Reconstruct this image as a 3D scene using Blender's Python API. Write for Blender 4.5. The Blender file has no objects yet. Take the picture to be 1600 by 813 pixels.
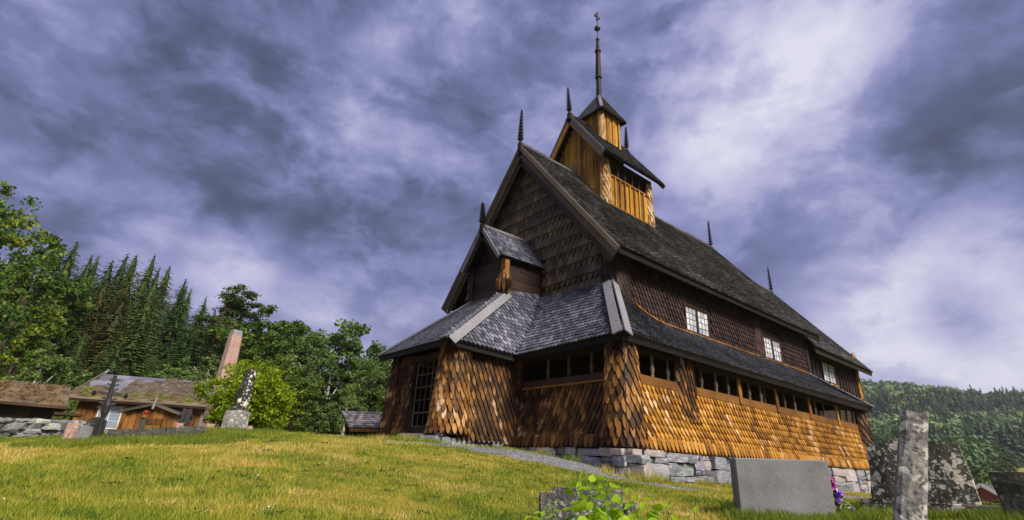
import bpy, math, random
import numpy as np
from mathutils import Vector, Matrix
random.seed(7); rng = np.random.default_rng(7)
R = math.radians
sc = bpy.context.scene
COL = sc.collection

# ------------------------------------------------------------------ camera, sky, sun, exposure
EYE = Vector((-10.42, -8.14, -0.546))
yaw, pitch, roll = R(50.89), R(22.103), R(2.827)
fwd = Vector((math.cos(yaw)*math.cos(pitch), math.sin(yaw)*math.cos(pitch), math.sin(pitch)))
rt0 = Vector((math.sin(yaw), -math.cos(yaw), 0)); up0 = rt0.cross(fwd)
rt = math.cos(roll)*rt0 + math.sin(roll)*up0
up = -math.sin(roll)*rt0 + math.cos(roll)*up0
cd = bpy.data.cameras.new('camera'); cam = bpy.data.objects.new('camera', cd); COL.objects.link(cam)
cd.sensor_width = 36; cd.lens = 17.79; cd.clip_start = 0.05; cd.clip_end = 5000
M3 = Matrix((rt, up, -fwd)).transposed()
cam.matrix_world = Matrix.Translation(EYE) @ M3.to_4x4()
sc.camera = cam
sc.render.resolution_x = 1024; sc.render.resolution_y = 520

SUN_EL, SUN_AZ = R(42), R(-91)          # azimuth measured from +x (east) towards +y (north)
sun_dir = Vector((math.cos(SUN_AZ)*math.cos(SUN_EL), math.sin(SUN_AZ)*math.cos(SUN_EL), math.sin(SUN_EL)))
SKY_STRENGTH, SUN_STRENGTH, EXPOSURE = 0.095, 2.6, 1.42

def dir_px(u, v):
    """world direction seen at a place of the picture; used to lay out the clouds in view"""
    d = fwd + rt*((u-800)/790.7) - up*((v-406.5)/790.7)
    return d.normalized()

def N(nt, typ, **kw):
    n = nt.nodes.new(typ)
    for k, v in kw.items():
        if k == 'inp':
            for i, val in v.items():
                if hasattr(val, 'is_linked') or isinstance(val, bpy.types.NodeSocket): nt.links.new(val, n.inputs[i])
                else: n.inputs[i].default_value = val
        else: setattr(n, k, v)
    return n
def math_(nt, op, a, b=None, c=None, clamp=False):
    n = nt.nodes.new('ShaderNodeMath'); n.operation = op; n.use_clamp = clamp
    for i, x in enumerate((a, b, c)):
        if x is None: continue
        if isinstance(x, bpy.types.NodeSocket): nt.links.new(x, n.inputs[i])
        else: n.inputs[i].default_value = x
    return n.outputs[0]
def ramp_(nt, fac, stops, interp='LINEAR'):
    n = nt.nodes.new('ShaderNodeValToRGB'); n.color_ramp.interpolation = interp
    e = n.color_ramp.elements
    while len(e) < len(stops): e.new(0.5)
    for i, (p, c) in enumerate(stops):
        e[i].position = p; e[i].color = (*c, 1)
    nt.links.new(fac, n.inputs[0]); return n.outputs[0]
def mix_(nt, fac, a, b, mode='MIX'):
    n = nt.nodes.new('ShaderNodeMix'); n.data_type = 'RGBA'; n.blend_type = mode
    for i, x in ((0, fac), (6, a), (7, b)):
        if isinstance(x, bpy.types.NodeSocket): nt.links.new(x, n.inputs[i])
        else: n.inputs[i].default_value = x if i == 0 else (*x[:3], 1)
    return n.outputs[2]
def noise_(nt, vec, scale, detail=4, rough=.55, dist=0.):
    n = N(nt, 'ShaderNodeTexNoise', inp={'Scale': scale, 'Detail': detail, 'Roughness': rough, 'Distortion': dist})
    if vec is not None: nt.links.new(vec, n.inputs['Vector'])
    return n.outputs['Fac']

def make_world():
    w = bpy.data.worlds.new('World'); sc.world = w; w.use_nodes = True
    nt = w.node_tree; nt.nodes.clear()
    out = nt.nodes.new('ShaderNodeOutputWorld')
    tc = nt.nodes.new('ShaderNodeTexCoord')
    sky = N(nt, 'ShaderNodeTexSky', sky_type='NISHITA', sun_disc=False, sun_elevation=SUN_EL,
            sun_rotation=math.pi/2 - SUN_AZ)
    D = N(nt, 'ShaderNodeVectorMath', operation='NORMALIZE', inp={0: tc.outputs['Generated']}).outputs[0]
    sp = N(nt, 'ShaderNodeSeparateXYZ', inp={0: D})
    # clouds lie in flat layers: the noise is squeezed in height
    P = N(nt, 'ShaderNodeVectorMath', operation='MULTIPLY', inp={0: D, 1: (1.75, 1.75, 2.9)}).outputs[0]
    big = noise_(nt, P, 1.7, 3, .5, .25)
    mid = noise_(nt, P, 4.2, 8, .60, .25)
    fine = noise_(nt, P, 12., 7, .62, .15)
    edge = N(nt, 'ShaderNodeMapRange', interpolation_type='SMOOTHSTEP', inp={0: noise_(nt, P, 2.7, 9, .57, .3), 1: .43, 2: .58, 3: -.5, 4: .5}).outputs[0]
    # cloud masses: (u, v, angular radius in degrees, amount)
    masses = [(150, 110, 18, -.07), (200, 250, 12, -.10), (90, 300, 8, -.08), (440, 350, 7, -.2), (560, 330, 6, -.12), (385, 415, 4.5, .26), (200, 340, 6, .06), (600, 130, 10, -.02), (480, 40, 9, -.06), (420, 130, 6, -.06), (330, 70, 6, -.02),
              (700, 230, 8, -.12), (760, 60, 8, -.02), (980, 40, 8, -.12), (1110, 190, 7, .22), (1190, 90, 8, .18), (1330, 40, 8, .30), (1080, 290, 6, .08),
              (1480, 110, 9, -.16), (1560, 180, 8, -.12), (1290, 200, 7, .10), (1210, 330, 8, .02), (1400, 440, 8, .26), (1490, 498, 3.6, -.36), (1330, 540, 7, .20),
              (1560, 400, 8, .08), (1080, 420, 5, -.04), (1560, 280, 7, .0), (1580, 560, 7, .24), (520, 500, 6, .12), (40, 400, 8, .0)]
    tot = None
    for u, v, rad, amt in masses:
        d = dir_px(u, v)
        wob = N(nt, 'ShaderNodeVectorMath', operation='DOT_PRODUCT', inp={0: D, 1: tuple(d)}).outputs['Value']
        ang = math_(nt, 'ARCCOSINE', math_(nt, 'MINIMUM', wob, .99999))
        ang = math_(nt, 'MULTIPLY_ADD', math_(nt, 'SUBTRACT', mid, .5), R(rad)*1.6, ang)
        g = N(nt, 'ShaderNodeMapRange', interpolation_type='SMOOTHSTEP', inp={0: ang, 1: 0., 2: R(rad)*1.5, 3: amt, 4: 0.}).outputs[0]
        tot = g if tot is None else math_(nt, 'ADD', tot, g)
    b = math_(nt, 'MULTIPLY_ADD', math_(nt, 'SUBTRACT', big, .5), .60, .515)
    b = math_(nt, 'MULTIPLY_ADD', math_(nt, 'SUBTRACT', mid, .5), .46, b)
    b = math_(nt, 'MULTIPLY_ADD', edge, .16, b)
    b = math_(nt, 'MULTIPLY_ADD', math_(nt, 'SUBTRACT', fine, .5), .24, b)
    b = math_(nt, 'ADD', b, tot)
    b = math_(nt, 'MULTIPLY_ADD', math_(nt, 'SUBTRACT', b, .5), 1.12, .48)
    # brighter towards the horizon, as under any cloud deck seen edge-on
    hz = N(nt, 'ShaderNodeMapRange', interpolation_type='SMOOTHSTEP', inp={0: sp.outputs[2], 1: 0., 2: .42, 3: .13, 4: 0.}).outputs[0]
    b = math_(nt, 'ADD', b, hz, clamp=True)
    c = ramp_(nt, b, [(0.04, (.036, .046, .086)), (.24, (.062, .076, .150)), (.43, (.115, .130, .262)), (.60, (.192, .204, .365)), (.78, (.325, .325, .475)), (1.0, (.50, .495, .59))])
    skyc = N(nt, 'ShaderNodeVectorMath', operation='SCALE', inp={0: sky.outputs[0]}); skyc.inputs['Scale'].default_value = .25
    cl = N(nt, 'ShaderNodeVectorMath', operation='SCALE', inp={0: c}); cl.inputs['Scale'].default_value = 6.1
    col = mix_(nt, .94, skyc.outputs[0], cl.outputs[0])
    bg = N(nt, 'ShaderNodeBackground', inp={0: col, 1: SKY_STRENGTH})
    nt.links.new(bg.outputs[0], out.inputs[0])
make_world()
sl = bpy.data.lights.new('sun', 'SUN'); sl.energy = SUN_STRENGTH; sl.angle = R(24); sl.color = (1, .90, .74)
so = bpy.data.objects.new('sun', sl); COL.objects.link(so)
so.rotation_euler = sun_dir.to_track_quat('Z', 'Y').to_euler()
vs = sc.view_settings; vs.view_transform = 'Standard'; vs.look = 'None'; vs.exposure = EXPOSURE; vs.gamma = 1
vs.use_curve_mapping = False

# ------------------------------------------------------------------ helpers
def tag(o, label=None, cat=None, group=None, kind=None):
    if label: o['label'] = label
    if cat: o['category'] = cat
    if group: o['group'] = group
    if kind: o['kind'] = kind
    return o
def link(o, parent=None):
    COL.objects.link(o)
    if parent is not None:
        o.parent = parent
        if '_w' in parent: o.matrix_parent_inverse = Matrix.Translation(-Vector(parent['_w']))
    return o
def empty(name, loc=(0, 0, 0)):
    """a thing's root: children built in world coordinates are parented with the inverse translation"""
    o = bpy.data.objects.new(name, None); COL.objects.link(o); o.location = loc; o['_w'] = tuple(loc); o.empty_display_size = .2
    return o
def cleanup_tags():
    for o in bpy.data.objects:
        if '_w' in o: del o['_w']
def obj(name, V, F, mat, parent=None, smooth=False):
    m = bpy.data.meshes.new(name)
    m.from_pydata([tuple(map(float, v)) for v in V], [], [tuple(map(int, f)) for f in F]); m.update()
    if mat is not None: m.materials.append(mat)
    if smooth: m.polygons.foreach_set('use_smooth', [True]*len(m.polygons))
    o = bpy.data.objects.new(name, m); return link(o, parent)
def obj_np(name, V, F, mat, parent=None):
    """big meshes of equal faces"""
    V = np.asarray(V, np.float32); F = np.asarray(F, np.int32); k = F.shape[1]
    m = bpy.data.meshes.new(name)
    m.vertices.add(len(V)); m.vertices.foreach_set('co', V.ravel())
    m.loops.add(F.size); m.loops.foreach_set('vertex_index', F.ravel())
    m.polygons.add(len(F)); m.polygons.foreach_set('loop_start', np.arange(0, F.size, k, dtype=np.int32))
    m.polygons.foreach_set('loop_total', np.full(len(F), k, np.int32))
    m.update(calc_edges=True)
    if mat is not None: m.materials.append(mat)
    return link(bpy.data.objects.new(name, m), parent)
class MB:
    def __init__(s): s.V = []; s.F = []
    def add(s, V, F):
        k = len(s.V); s.V += [tuple(v) for v in V]; s.F += [tuple(i+k for i in f) for f in F]; return s
    def box(s, a, b):
        x0, y0, z0 = a; x1, y1, z1 = b
        return s.add([(x0,y0,z0),(x1,y0,z0),(x1,y1,z0),(x0,y1,z0),(x0,y0,z1),(x1,y0,z1),(x1,y1,z1),(x0,y1,z1)],
                     [(0,3,2,1),(4,5,6,7),(0,1,5,4),(1,2,6,5),(2,3,7,6),(3,0,4,7)])
    def bar(s, p, q, w, h, upv=(0, 0, 1)):
        """a beam from p to q, w across, h along upv"""
        p = Vector(p); q = Vector(q); d = (q-p).normalized(); u = Vector(upv); side = d.cross(u).normalized(); u = side.cross(d).normalized()
        V = []
        for c in (p, q):
            for a, b in ((-1,-1),(1,-1),(1,1),(-1,1)): V.append(c + side*(a*w/2) + u*(b*h/2))
        return s.add(V, [(3,2,1,0),(4,5,6,7),(0,1,5,4),(1,2,6,5),(2,3,7,6),(3,0,4,7)])
    def lathe(s, c, prof, n=10, axis=None, rot=0., sx=1., sy=1.):
        """rings of radius r at height z along +z (or along axis) from c"""
        c = Vector(c); q = Vector((0,0,1)).rotation_difference(Vector(axis).normalized()) if axis is not None else None
        V = []; F = []
        for r, z in prof:
            for k in range(n):
                a = rot + 2*math.pi*k/n; v = Vector((r*math.cos(a)*sx, r*math.sin(a)*sy, z))
                if q: v = q @ v
                V.append(c+v)
        m = len(prof)
        for i in range(m-1):
            for k in range(n):
                F.append((i*n+k, i*n+(k+1) % n, (i+1)*n+(k+1) % n, (i+1)*n+k))
        F.append(tuple(range(n-1, -1, -1))); F.append(tuple((m-1)*n+k for k in range(n)))
        return s.add(V, F)
    def prism(s, poly, off):
        """polygon of 3-D points pushed along off"""
        n = len(poly); off = Vector(off); a = [Vector(p) for p in poly]; b = [p+off for p in a]
        F = [tuple(range(n-1, -1, -1)), tuple(range(n, 2*n))] + [(i, (i+1) % n, n+(i+1) % n, n+i) for i in range(n)]
        return s.add(a+b, F)
    def build(s, name, mat, parent=None, smooth=False): return obj(name, s.V, s.F, mat, parent, smooth)

# ------------------------------------------------------------------ materials
def mat(name, fn):
    m = bpy.data.materials.new(name); m.use_nodes = True; nt = m.node_tree; nt.nodes.clear()
    out = nt.nodes.new('ShaderNodeOutputMaterial'); b = nt.nodes.new('ShaderNodeBsdfPrincipled')
    nt.links.new(b.outputs[0], out.inputs[0]); fn(nt, b); return m
def setp(nt, b, **kw):
    for k, v in kw.items():
        k = {'col': 'Base Color', 'rough': 'Roughness', 'normal': 'Normal', 'spec': 'Specular IOR Level', 'metal': 'Metallic', 'coat': 'Coat Weight'}.get(k, k)
        if isinstance(v, bpy.types.NodeSocket): nt.links.new(v, b.inputs[k])
        else: b.inputs[k].default_value = (*v, 1) if k == 'Base Color' else v
def bump_(nt, h, dist=.01, strength=.6):
    n = N(nt, 'ShaderNodeBump', inp={'Strength': strength, 'Distance': dist, 'Height': h}); return n.outputs[0]
def rnd_(nt):
    """one random number per piece, whether it is an island of a joined mesh or an object"""
    g = nt.nodes.new('ShaderNodeNewGeometry'); oi = nt.nodes.new('ShaderNodeObjectInfo')
    s = math_(nt, 'ADD', g.outputs['Random Per Island'], oi.outputs['Random'])
    return math_(nt, 'FRACT', s), g.outputs['Position']
def stretch_(nt, pos, sx, sy, sz):
    return N(nt, 'ShaderNodeVectorMath', operation='MULTIPLY', inp={0: pos, 1: (sx, sy, sz)}).outputs[0]

def wood(name, stops, pale=None, pale_amt=.0, grain=.5, rough=.6, patch=.5, spec=.14):
    def fn(nt, b):
        r, pos = rnd_(nt)
        big = noise_(nt, pos, .55, 3, .6)
        g = noise_(nt, stretch_(nt, pos, 38, 38, 3.2), 1., 4, .65)
        f = math_(nt, 'MULTIPLY_ADD', math_(nt, 'SUBTRACT', r, .5), .55, .5)
        f = math_(nt, 'MULTIPLY_ADD', math_(nt, 'SUBTRACT', big, .5), patch*2, f)
        f = math_(nt, 'MULTIPLY_ADD', math_(nt, 'SUBTRACT', g, .5), grain, f, clamp=True)
        c = ramp_(nt, f, stops)
        if pale is not None:
            pn = noise_(nt, stretch_(nt, pos, 1.6, 1.6, .55), 1.0, 4, .65)
            pr = math_(nt, 'FRACT', math_(nt, 'MULTIPLY', r, 17.31))
            q = math_(nt, 'ADD', math_(nt, 'MULTIPLY', pn, 1.3), math_(nt, 'MULTIPLY', pr, .55))
            q = N(nt, 'ShaderNodeMapRange', interpolation_type='SMOOTHSTEP', inp={0: q, 1: 1.17-pale_amt, 2: 1.30-pale_amt, 3: 0., 4: .85}).outputs[0]
            q = math_(nt, 'MULTIPLY', q, math_(nt, 'MULTIPLY_ADD', g, 1.2, .2), clamp=True)
            c = mix_(nt, q, c, pale)
        setp(nt, b, col=c, rough=rough, spec=spec, normal=bump_(nt, g, .008, .5))
    return mat(name, fn)
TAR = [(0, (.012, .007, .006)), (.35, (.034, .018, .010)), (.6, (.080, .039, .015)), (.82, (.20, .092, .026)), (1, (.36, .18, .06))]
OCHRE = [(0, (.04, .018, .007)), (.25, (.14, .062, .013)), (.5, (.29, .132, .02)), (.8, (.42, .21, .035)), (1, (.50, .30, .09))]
DARK = [(0, (.008, .0065, .006)), (.4, (.022, .016, .013)), (.75, (.045, .029, .02)), (1, (.09, .052, .03))]
GAB = [(0, (.032, .028, .024)), (.4, (.080, .066, .050)), (.7, (.13, .100, .066)), (.9, (.23, .145, .07)), (1, (.36, .22, .09))]
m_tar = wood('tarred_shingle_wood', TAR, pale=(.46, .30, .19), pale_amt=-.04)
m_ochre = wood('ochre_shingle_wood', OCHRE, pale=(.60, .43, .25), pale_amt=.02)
m_ochreplank = wood('ochre_plank_wood', [(0, (.035, .016, .006)), (.3, (.17, .080, .014)), (.62, (.36, .18, .026)), (1, (.50, .31, .07))], grain=1.3)
m_col = wood('weathered_corner_shingle', [(0, (.014, .008, .006)), (.3, (.05, .025, .011)), (.52, (.15, .07, .02)), (.72, (.32, .15, .04)), (.88, (.46, .29, .15)), (1, (.58, .46, .38))], grain=.4, patch=.8)
m_black = wood('black_wood_and_shade', [(0, (.004, .004, .004)), (.5, (.010, .008, .007)), (1, (.026, .018, .013))])  # near-black wood; on eaves and foundation core it stands in for shade
m_dark = wood('dark_timber', DARK, grain=.5)
m_nave = wood('dark_red_shingle_wood', [(0, (.012, .009, .009)), (.45, (.030, .019, .018)), (.8, (.058, .033, .026)), (1, (.10, .052, .03))], grain=.4)
m_gab = wood('gable_shingle_wood', GAB, grain=.6)
m_beam = wood('sill_beam_wood', [(0, (.035, .016, .008)), (.4, (.13, .058, .016)), (.75, (.26, .12, .025)), (1, (.36, .19, .05))], grain=.9)
m_palecol = wood('pale_column_shingle', [(0, (.07, .035, .012)), (.35, (.26, .14, .05)), (.65, (.44, .30, .17)), (1, (.58, .46, .35))], grain=.3)
m_greyboard = wood('weathered_grey_board', [(0, (.05, .052, .062)), (.4, (.13, .13, .152)), (.7, (.23, .225, .255)), (1, (.40, .38, .42))], grain=.9, patch=.3)
m_barge = wood('brown_grey_barge_board', [(0, (.028, .023, .018)), (.4, (.075, .060, .044)), (.7, (.15, .12, .085)), (1, (.26, .21, .15))], grain=.9, patch=.3)
m_silver = wood('silver_sky_roof_shingle', [(0, (.026, .028, .042)), (.4, (.075, .08, .112)), (.7, (.165, .168, .225)), (1, (.36, .35, .44))], grain=.5, rough=.36, patch=.45, spec=.5)  # silvery wood with the sky's sheen put into its bluish base colour
m_roof = wood('dark_roof_shingle', [(0, (.018, .018, .023)), (.4, (.058, .056, .066)), (.7, (.145, .136, .146)), (1, (.34, .31, .31))], grain=.6, rough=.5, patch=.5, spec=.45)
m_roofblue = wood('slate_grey_roof_shingle', [(0, (.016, .017, .022)), (.4, (.042, .045, .058)), (.7, (.085, .09, .115)), (1, (.16, .165, .20))], grain=.5, rough=.42, patch=.45, spec=.5)
m_cabin = wood('brown_cabin_board', [(0, (.05, .022, .010)), (.35, (.16, .07, .02)), (.7, (.30, .14, .035)), (1, (.38, .22, .09))], grain=.9)

def fn_glass(nt, b):
    r, pos = rnd_(nt); n = noise_(nt, pos, 3.5, 2)
    setp(nt, b, col=ramp_(nt, math_(nt, 'ADD', math_(nt, 'MULTIPLY', r, .6), math_(nt, 'MULTIPLY', n, .4)), [(.1, (.26, .29, .36)), (.5, (.46, .49, .56)), (.9, (.66, .68, .72))]), rough=.12, spec=.9,
         normal=bump_(nt, noise_(nt, pos, 6., 2), .02, .25))
m_glass = mat('sky_pale_glass', fn_glass)  # pale base tones stand in for bright sky mirrored in the panes
m_lead = mat('window_bar', lambda nt, b: setp(nt, b, col=(.055, .04, .03), rough=.6))
m_whiteframe = mat('white_window_paint', lambda nt, b: setp(nt, b, col=(.62, .60, .55), rough=.5))
def fn_iron(nt, b):
    g = nt.nodes.new('ShaderNodeNewGeometry'); n = noise_(nt, g.outputs['Position'], 9, 4)
    setp(nt, b, col=ramp_(nt, n, [(.3, (.010, .010, .012)), (.7, (.035, .032, .034))]), rough=.5, metal=.2)
m_iron = mat('dark_iron', fn_iron)

def stone(name, stops, streak=(.30, .28, .30), streak_amt=.5, scale=1.):
    def fn(nt, b):
        r, pos = rnd_(nt)
        n = noise_(nt, pos, 5*scale, 6, .65, .4); n2 = noise_(nt, stretch_(nt, pos, 5, 5, 22), scale, 4, .6, .3)
        f = math_(nt, 'MULTIPLY_ADD', math_(nt, 'SUBTRACT', n, .5), .55, r, clamp=True)
        c = ramp_(nt, f, stops)
        q = N(nt, 'ShaderNodeMapRange', inp={0: n2, 1: .52, 2: .68, 3: 0., 4: streak_amt}).outputs[0]
        c = mix_(nt, q, c, streak)
        setp(nt, b, col=c, rough=.75, spec=.35, normal=bump_(nt, math_(nt, 'ADD', n, n2), .03, .7))
    return mat(name, fn)
m_slate = stone('foundation_slate', [(0, (.075, .085, .105)), (.25, (.14, .15, .185)), (.45, (.20, .20, .25)), (.6, (.135, .185, .175)), (.75, (.27, .26, .31)), (.88, (.31, .255, .225)), (1, (.38, .36, .40))], streak=(.48, .45, .48), streak_amt=.6)
m_field = stone('dry_wall_fieldstone', [(0, (.07, .075, .08)), (.4, (.15, .16, .165)), (.7, (.24, .25, .245)), (1, (.40, .40, .38))], streak=(.09, .10, .06), streak_amt=.5)
def lichen(name, base, pale, amt=.5, sc_=1., moss=None, speck=(.55, .42, .34)):
    def fn(nt, b):
        g = nt.nodes.new('ShaderNodeNewGeometry'); pos = g.outputs['Position']
        n = noise_(nt, pos, 9*sc_, 6, .7); wob = noise_(nt, pos, 14*sc_, 3)
        pv = N(nt, 'ShaderNodeVectorMath', operation='ADD', inp={0: pos, 1: N(nt, 'ShaderNodeVectorMath', operation='SCALE', inp={0: N(nt, 'ShaderNodeTexNoise', inp={'Vector': pos, 'Scale': 11*sc_, 'Detail': 3.}).outputs['Color'], 'Scale': .10/sc_}).outputs[0]}).outputs[0]
        v1 = N(nt, 'ShaderNodeTexVoronoi', inp={'Vector': pv, 'Scale': 8*sc_, 'Randomness': 1.}).outputs['Distance']
        v2 = N(nt, 'ShaderNodeTexVoronoi', inp={'Vector': pv, 'Scale': 21*sc_, 'Randomness': 1.}).outputs['Distance']
        cov = noise_(nt, pos, 2.6*sc_, 3)
        c = ramp_(nt, n, [(.25, tuple(x*.45 for x in base)), (.5, base), (.75, tuple(x*1.9 for x in base))])
        th = math_(nt, 'MULTIPLY_ADD', math_(nt, 'SUBTRACT', cov, .5), 1.3, amt)
        for v, w in ((v1, .9), (v2, .8)):
            q = N(nt, 'ShaderNodeMapRange', interpolation_type='SMOOTHSTEP', inp={0: math_(nt, 'SUBTRACT', v, th), 1: -.05, 2: .05, 3: w, 4: 0.}).outputs[0]
            c = mix_(nt, q, c, pale if v is v1 else speck)
        if moss is not None:
            q = N(nt, 'ShaderNodeMapRange', interpolation_type='SMOOTHSTEP', inp={0: noise_(nt, pos, 4, 4), 1: .5, 2: .65, 3: 0., 4: .7}).outputs[0]
            c = mix_(nt, q, c, moss)
        setp(nt, b, col=c, rough=.85, spec=.25, normal=bump_(nt, math_(nt, 'ADD', n, wob), .02, .8))
    return mat(name, fn)
m_lich_dark = lichen('dark_lichen_stone', (.055, .056, .046), (.52, .48, .43), .34, 1.45, speck=(.46, .42, .37))
m_lich_pale = lichen('pale_lichen_stone', (.20, .195, .19), (.47, .46, .44), .34, 1.2, speck=(.07, .07, .068))
m_lich_lean = lichen('black_lichen_stone', (.022, .022, .021), (.58, .57, .5), .17, .9, speck=(.5, .5, .45))
m_lich_slab = lichen('mossy_dark_slab', (.060, .060, .050), (.16, .16, .13), .2, 1.6, moss=(.045, .05, .03), speck=(.10, .10, .085))
m_lich_front = lichen('grey_mossy_headstone', (.085, .085, .08), (.36, .36, .35), .25, 2.0, speck=(.30, .30, .29))
def fn_granite(nt, b):
    g = nt.nodes.new('ShaderNodeNewGeometry'); pos = g.outputs['Position']
    a = noise_(nt, pos, 150, 2, .7); l = noise_(nt, pos, 2.2, 4, .6)
    f = math_(nt, 'MULTIPLY_ADD', math_(nt, 'SUBTRACT', l, .5), .5, a)
    setp(nt, b, col=ramp_(nt, f, [(.3, (.07, .073, .082)), (.5, (.145, .148, .164)), (.7, (.24, .24, .26))]), rough=.6, spec=.4, normal=bump_(nt, a, .003, .4))
m_granite = mat('grey_granite', fn_granite)
def fn_pink(nt, b):
    g = nt.nodes.new('ShaderNodeNewGeometry'); pos = g.outputs['Position']
    a = noise_(nt, pos, 26, 5, .7); l = noise_(nt, pos, 3, 4, .6)
    setp(nt, b, col=ramp_(nt, math_(nt, 'MULTIPLY_ADD', math_(nt, 'SUBTRACT', l, .5), .4, a), [(.3, (.20, .11, .095)), (.5, (.36, .23, .20)), (.75, (.46, .34, .31))]), rough=.75)
m_pink = mat('pink_granite', fn_pink)

def fn_ground(nt, b):
    g = nt.nodes.new('ShaderNodeNewGeometry'); pos = g.outputs['Position']
    a = noise_(nt, pos, .45, 4, .6); c2 = noise_(nt, pos, 2.4, 5, .7); f3 = noise_(nt, pos, 16, 4, .75)
    f = math_(nt, 'MULTIPLY_ADD', math_(nt, 'SUBTRACT', c2, .5), .7, a)
    f = math_(nt, 'MULTIPLY_ADD', math_(nt, 'SUBTRACT', f3, .5), .5, f)
    near = ramp_(nt, f, [(.25, (.05, .075, .012)), (.42, (.115, .125, .018)), (.55, (.20, .17, .028)), (.68, (.29, .20, .045)), (.85, (.34, .25, .09))])
    far = ramp_(nt, noise_(nt, pos, .05, 5, .6), [(.35, (.07, .10, .015)), (.5, (.16, .17, .025)), (.65, (.24, .20, .045))])
    d = N(nt, 'ShaderNodeVectorMath', operation='LENGTH', inp={0: pos}).outputs['Value']
    q = N(nt, 'ShaderNodeMapRange', inp={0: d, 1: 30., 2: 70., 3: 0., 4: 1.}).outputs[0]
    setp(nt, b, col=mix_(nt, q, near, far), rough=.95, spec=.1, normal=bump_(nt, f3, .04, .8))
m_ground = mat('dry_lawn', fn_ground)
def foliage(name, stops, trans=.35, nscale=.6, namp=1.0, n2=0):
    def fn(nt, b):
        r, pos = rnd_(nt)
        oi = nt.nodes.new('ShaderNodeObjectInfo')
        f = math_(nt, 'MULTIPLY_ADD', math_(nt, 'SUBTRACT', r, .5), .6, .5)
        f = math_(nt, 'MULTIPLY_ADD', math_(nt, 'SUBTRACT', noise_(nt, pos, nscale, 4, .65), .5), namp, f)
        if n2: f = math_(nt, 'MULTIPLY_ADD', math_(nt, 'SUBTRACT', noise_(nt, pos, n2, 4, .7), .5), 1.1, f)
        f = math_(nt, 'MULTIPLY_ADD', math_(nt, 'SUBTRACT', oi.outputs['Random'], .5), .35, f, clamp=True)
        c = ramp_(nt, f, stops)
        setp(nt, b, col=c, rough=.65, spec=.2)
        tr = N(nt, 'ShaderNodeBsdfTranslucent', inp={0: c}); mx = N(nt, 'ShaderNodeMixShader', inp={0: trans})
        out = [n for n in nt.nodes if n.type == 'OUTPUT_MATERIAL'][0]
        nt.links.new(b.outputs[0], mx.inputs[1]); nt.links.new(tr.outputs[0], mx.inputs[2]); nt.links.new(mx.outputs[0], out.inputs[0])
    return mat(name, fn)
m_blade = foliage('grass_blade', [(0, (0.046, 0.110, 0.011)), (.26, (0.127, 0.207, 0.015)), (.46, (0.253, 0.305, 0.026)), (.70, (0.380, 0.342, 0.050)), (.90, (0.517, 0.403, 0.088)), (1, (0.621, 0.488, 0.176))], .35, .55, 2.6, 3.2)
m_greenblade = foliage('fresh_grass_blade', [(0, (.06, .12, .012)), (.5, (.16, .22, .02)), (1, (.36, .33, .06))], .35, 1.5)
m_spruce = foliage('spruce_needles', [(0, (0.012, 0.032, 0.012)), (.4, (0.032, 0.070, 0.017)), (.75, (0.072, 0.113, 0.023)), (1, (0.145, 0.167, 0.029))], .2, .5)
m_bspruce = foliage('brown_spruce_needles', [(0, (.018, .024, .008)), (.4, (.048, .052, .013)), (.75, (.085, .078, .017)), (1, (.13, .11, .024))], .2, .5)
m_leaf = foliage('tree_leaves', [(0, (0.016, 0.045, 0.010)), (.35, (0.045, 0.101, 0.016)), (.65, (0.097, 0.168, 0.023)), (.9, (0.183, 0.243, 0.028)), (1, (0.324, 0.314, 0.020))], .35, .35)
m_birchleaf = foliage('birch_leaves', [(0, (0.042, 0.084, 0.026)), (.4, (0.108, 0.180, 0.046)), (.75, (0.180, 0.264, 0.066)), (1, (0.264, 0.336, 0.084))], .35, .35)
m_bushleaf = foliage('bright_bush_leaves', [(0, (0.078, 0.146, 0.009)), (.4, (0.224, 0.325, 0.016)), (.75, (0.381, 0.459, 0.022)), (1, (0.538, 0.560, 0.034))], .5, .8)
m_plantleaf = foliage('lime_plant_leaf', [(0, (.16, .32, .02)), (.5, (.33, .52, .02)), (1, (.52, .64, .04))], .5, 3.)
m_farwood = foliage('far_wood_leaves', [(0, (.030, .062, .030)), (.35, (.060, .115, .048)), (.6, (.098, .165, .064)), (.85, (.15, .225, .085)), (1, (.20, .27, .10))], .15, .025, 1.7)
m_bark = mat('bark', lambda nt, b: setp(nt, b, col=ramp_(nt, noise_(nt, nt.nodes.new('ShaderNodeNewGeometry').outputs['Position'], 9, 4), [(.3, (.04, .028, .02)), (.7, (.13, .095, .07))]), rough=.9))
m_birchbark = mat('birch_bark', lambda nt, b: setp(nt, b, col=ramp_(nt, noise_(nt, nt.nodes.new('ShaderNodeNewGeometry').outputs['Position'], 6, 4), [(.35, (.06, .05, .045)), (.5, (.42, .40, .37))]), rough=.8))
m_pinebark = mat('red_pine_bark', lambda nt, b: setp(nt, b, col=ramp_(nt, noise_(nt, nt.nodes.new('ShaderNodeNewGeometry').outputs['Position'], 6, 4), [(.3, (.13, .055, .03)), (.7, (.27, .12, .06))]), rough=.9))
def fn_gravel(nt, b):
    g = nt.nodes.new('ShaderNodeNewGeometry'); pos = g.outputs['Position']
    v = N(nt, 'ShaderNodeTexVoronoi', inp={'Vector': pos, 'Scale': 26.})
    n = noise_(nt, pos, 2.4, 4, .7)
    c = ramp_(nt, N(nt, 'ShaderNodeSeparateColor', inp={0: v.outputs['Color']}).outputs[0], [(0, (.075, .085, .10)), (.5, (.14, .15, .17)), (.85, (.20, .205, .225)), (1, (.30, .28, .28))])
    q = N(nt, 'ShaderNodeMapRange', inp={0: n, 1: .58, 2: .72, 3: 0., 4: .8}).outputs[0]
    setp(nt, b, col=mix_(nt, q, c, (.17, .13, .04)), rough=.9, normal=bump_(nt, v.outputs['Distance'], .02, -.8))
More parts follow.
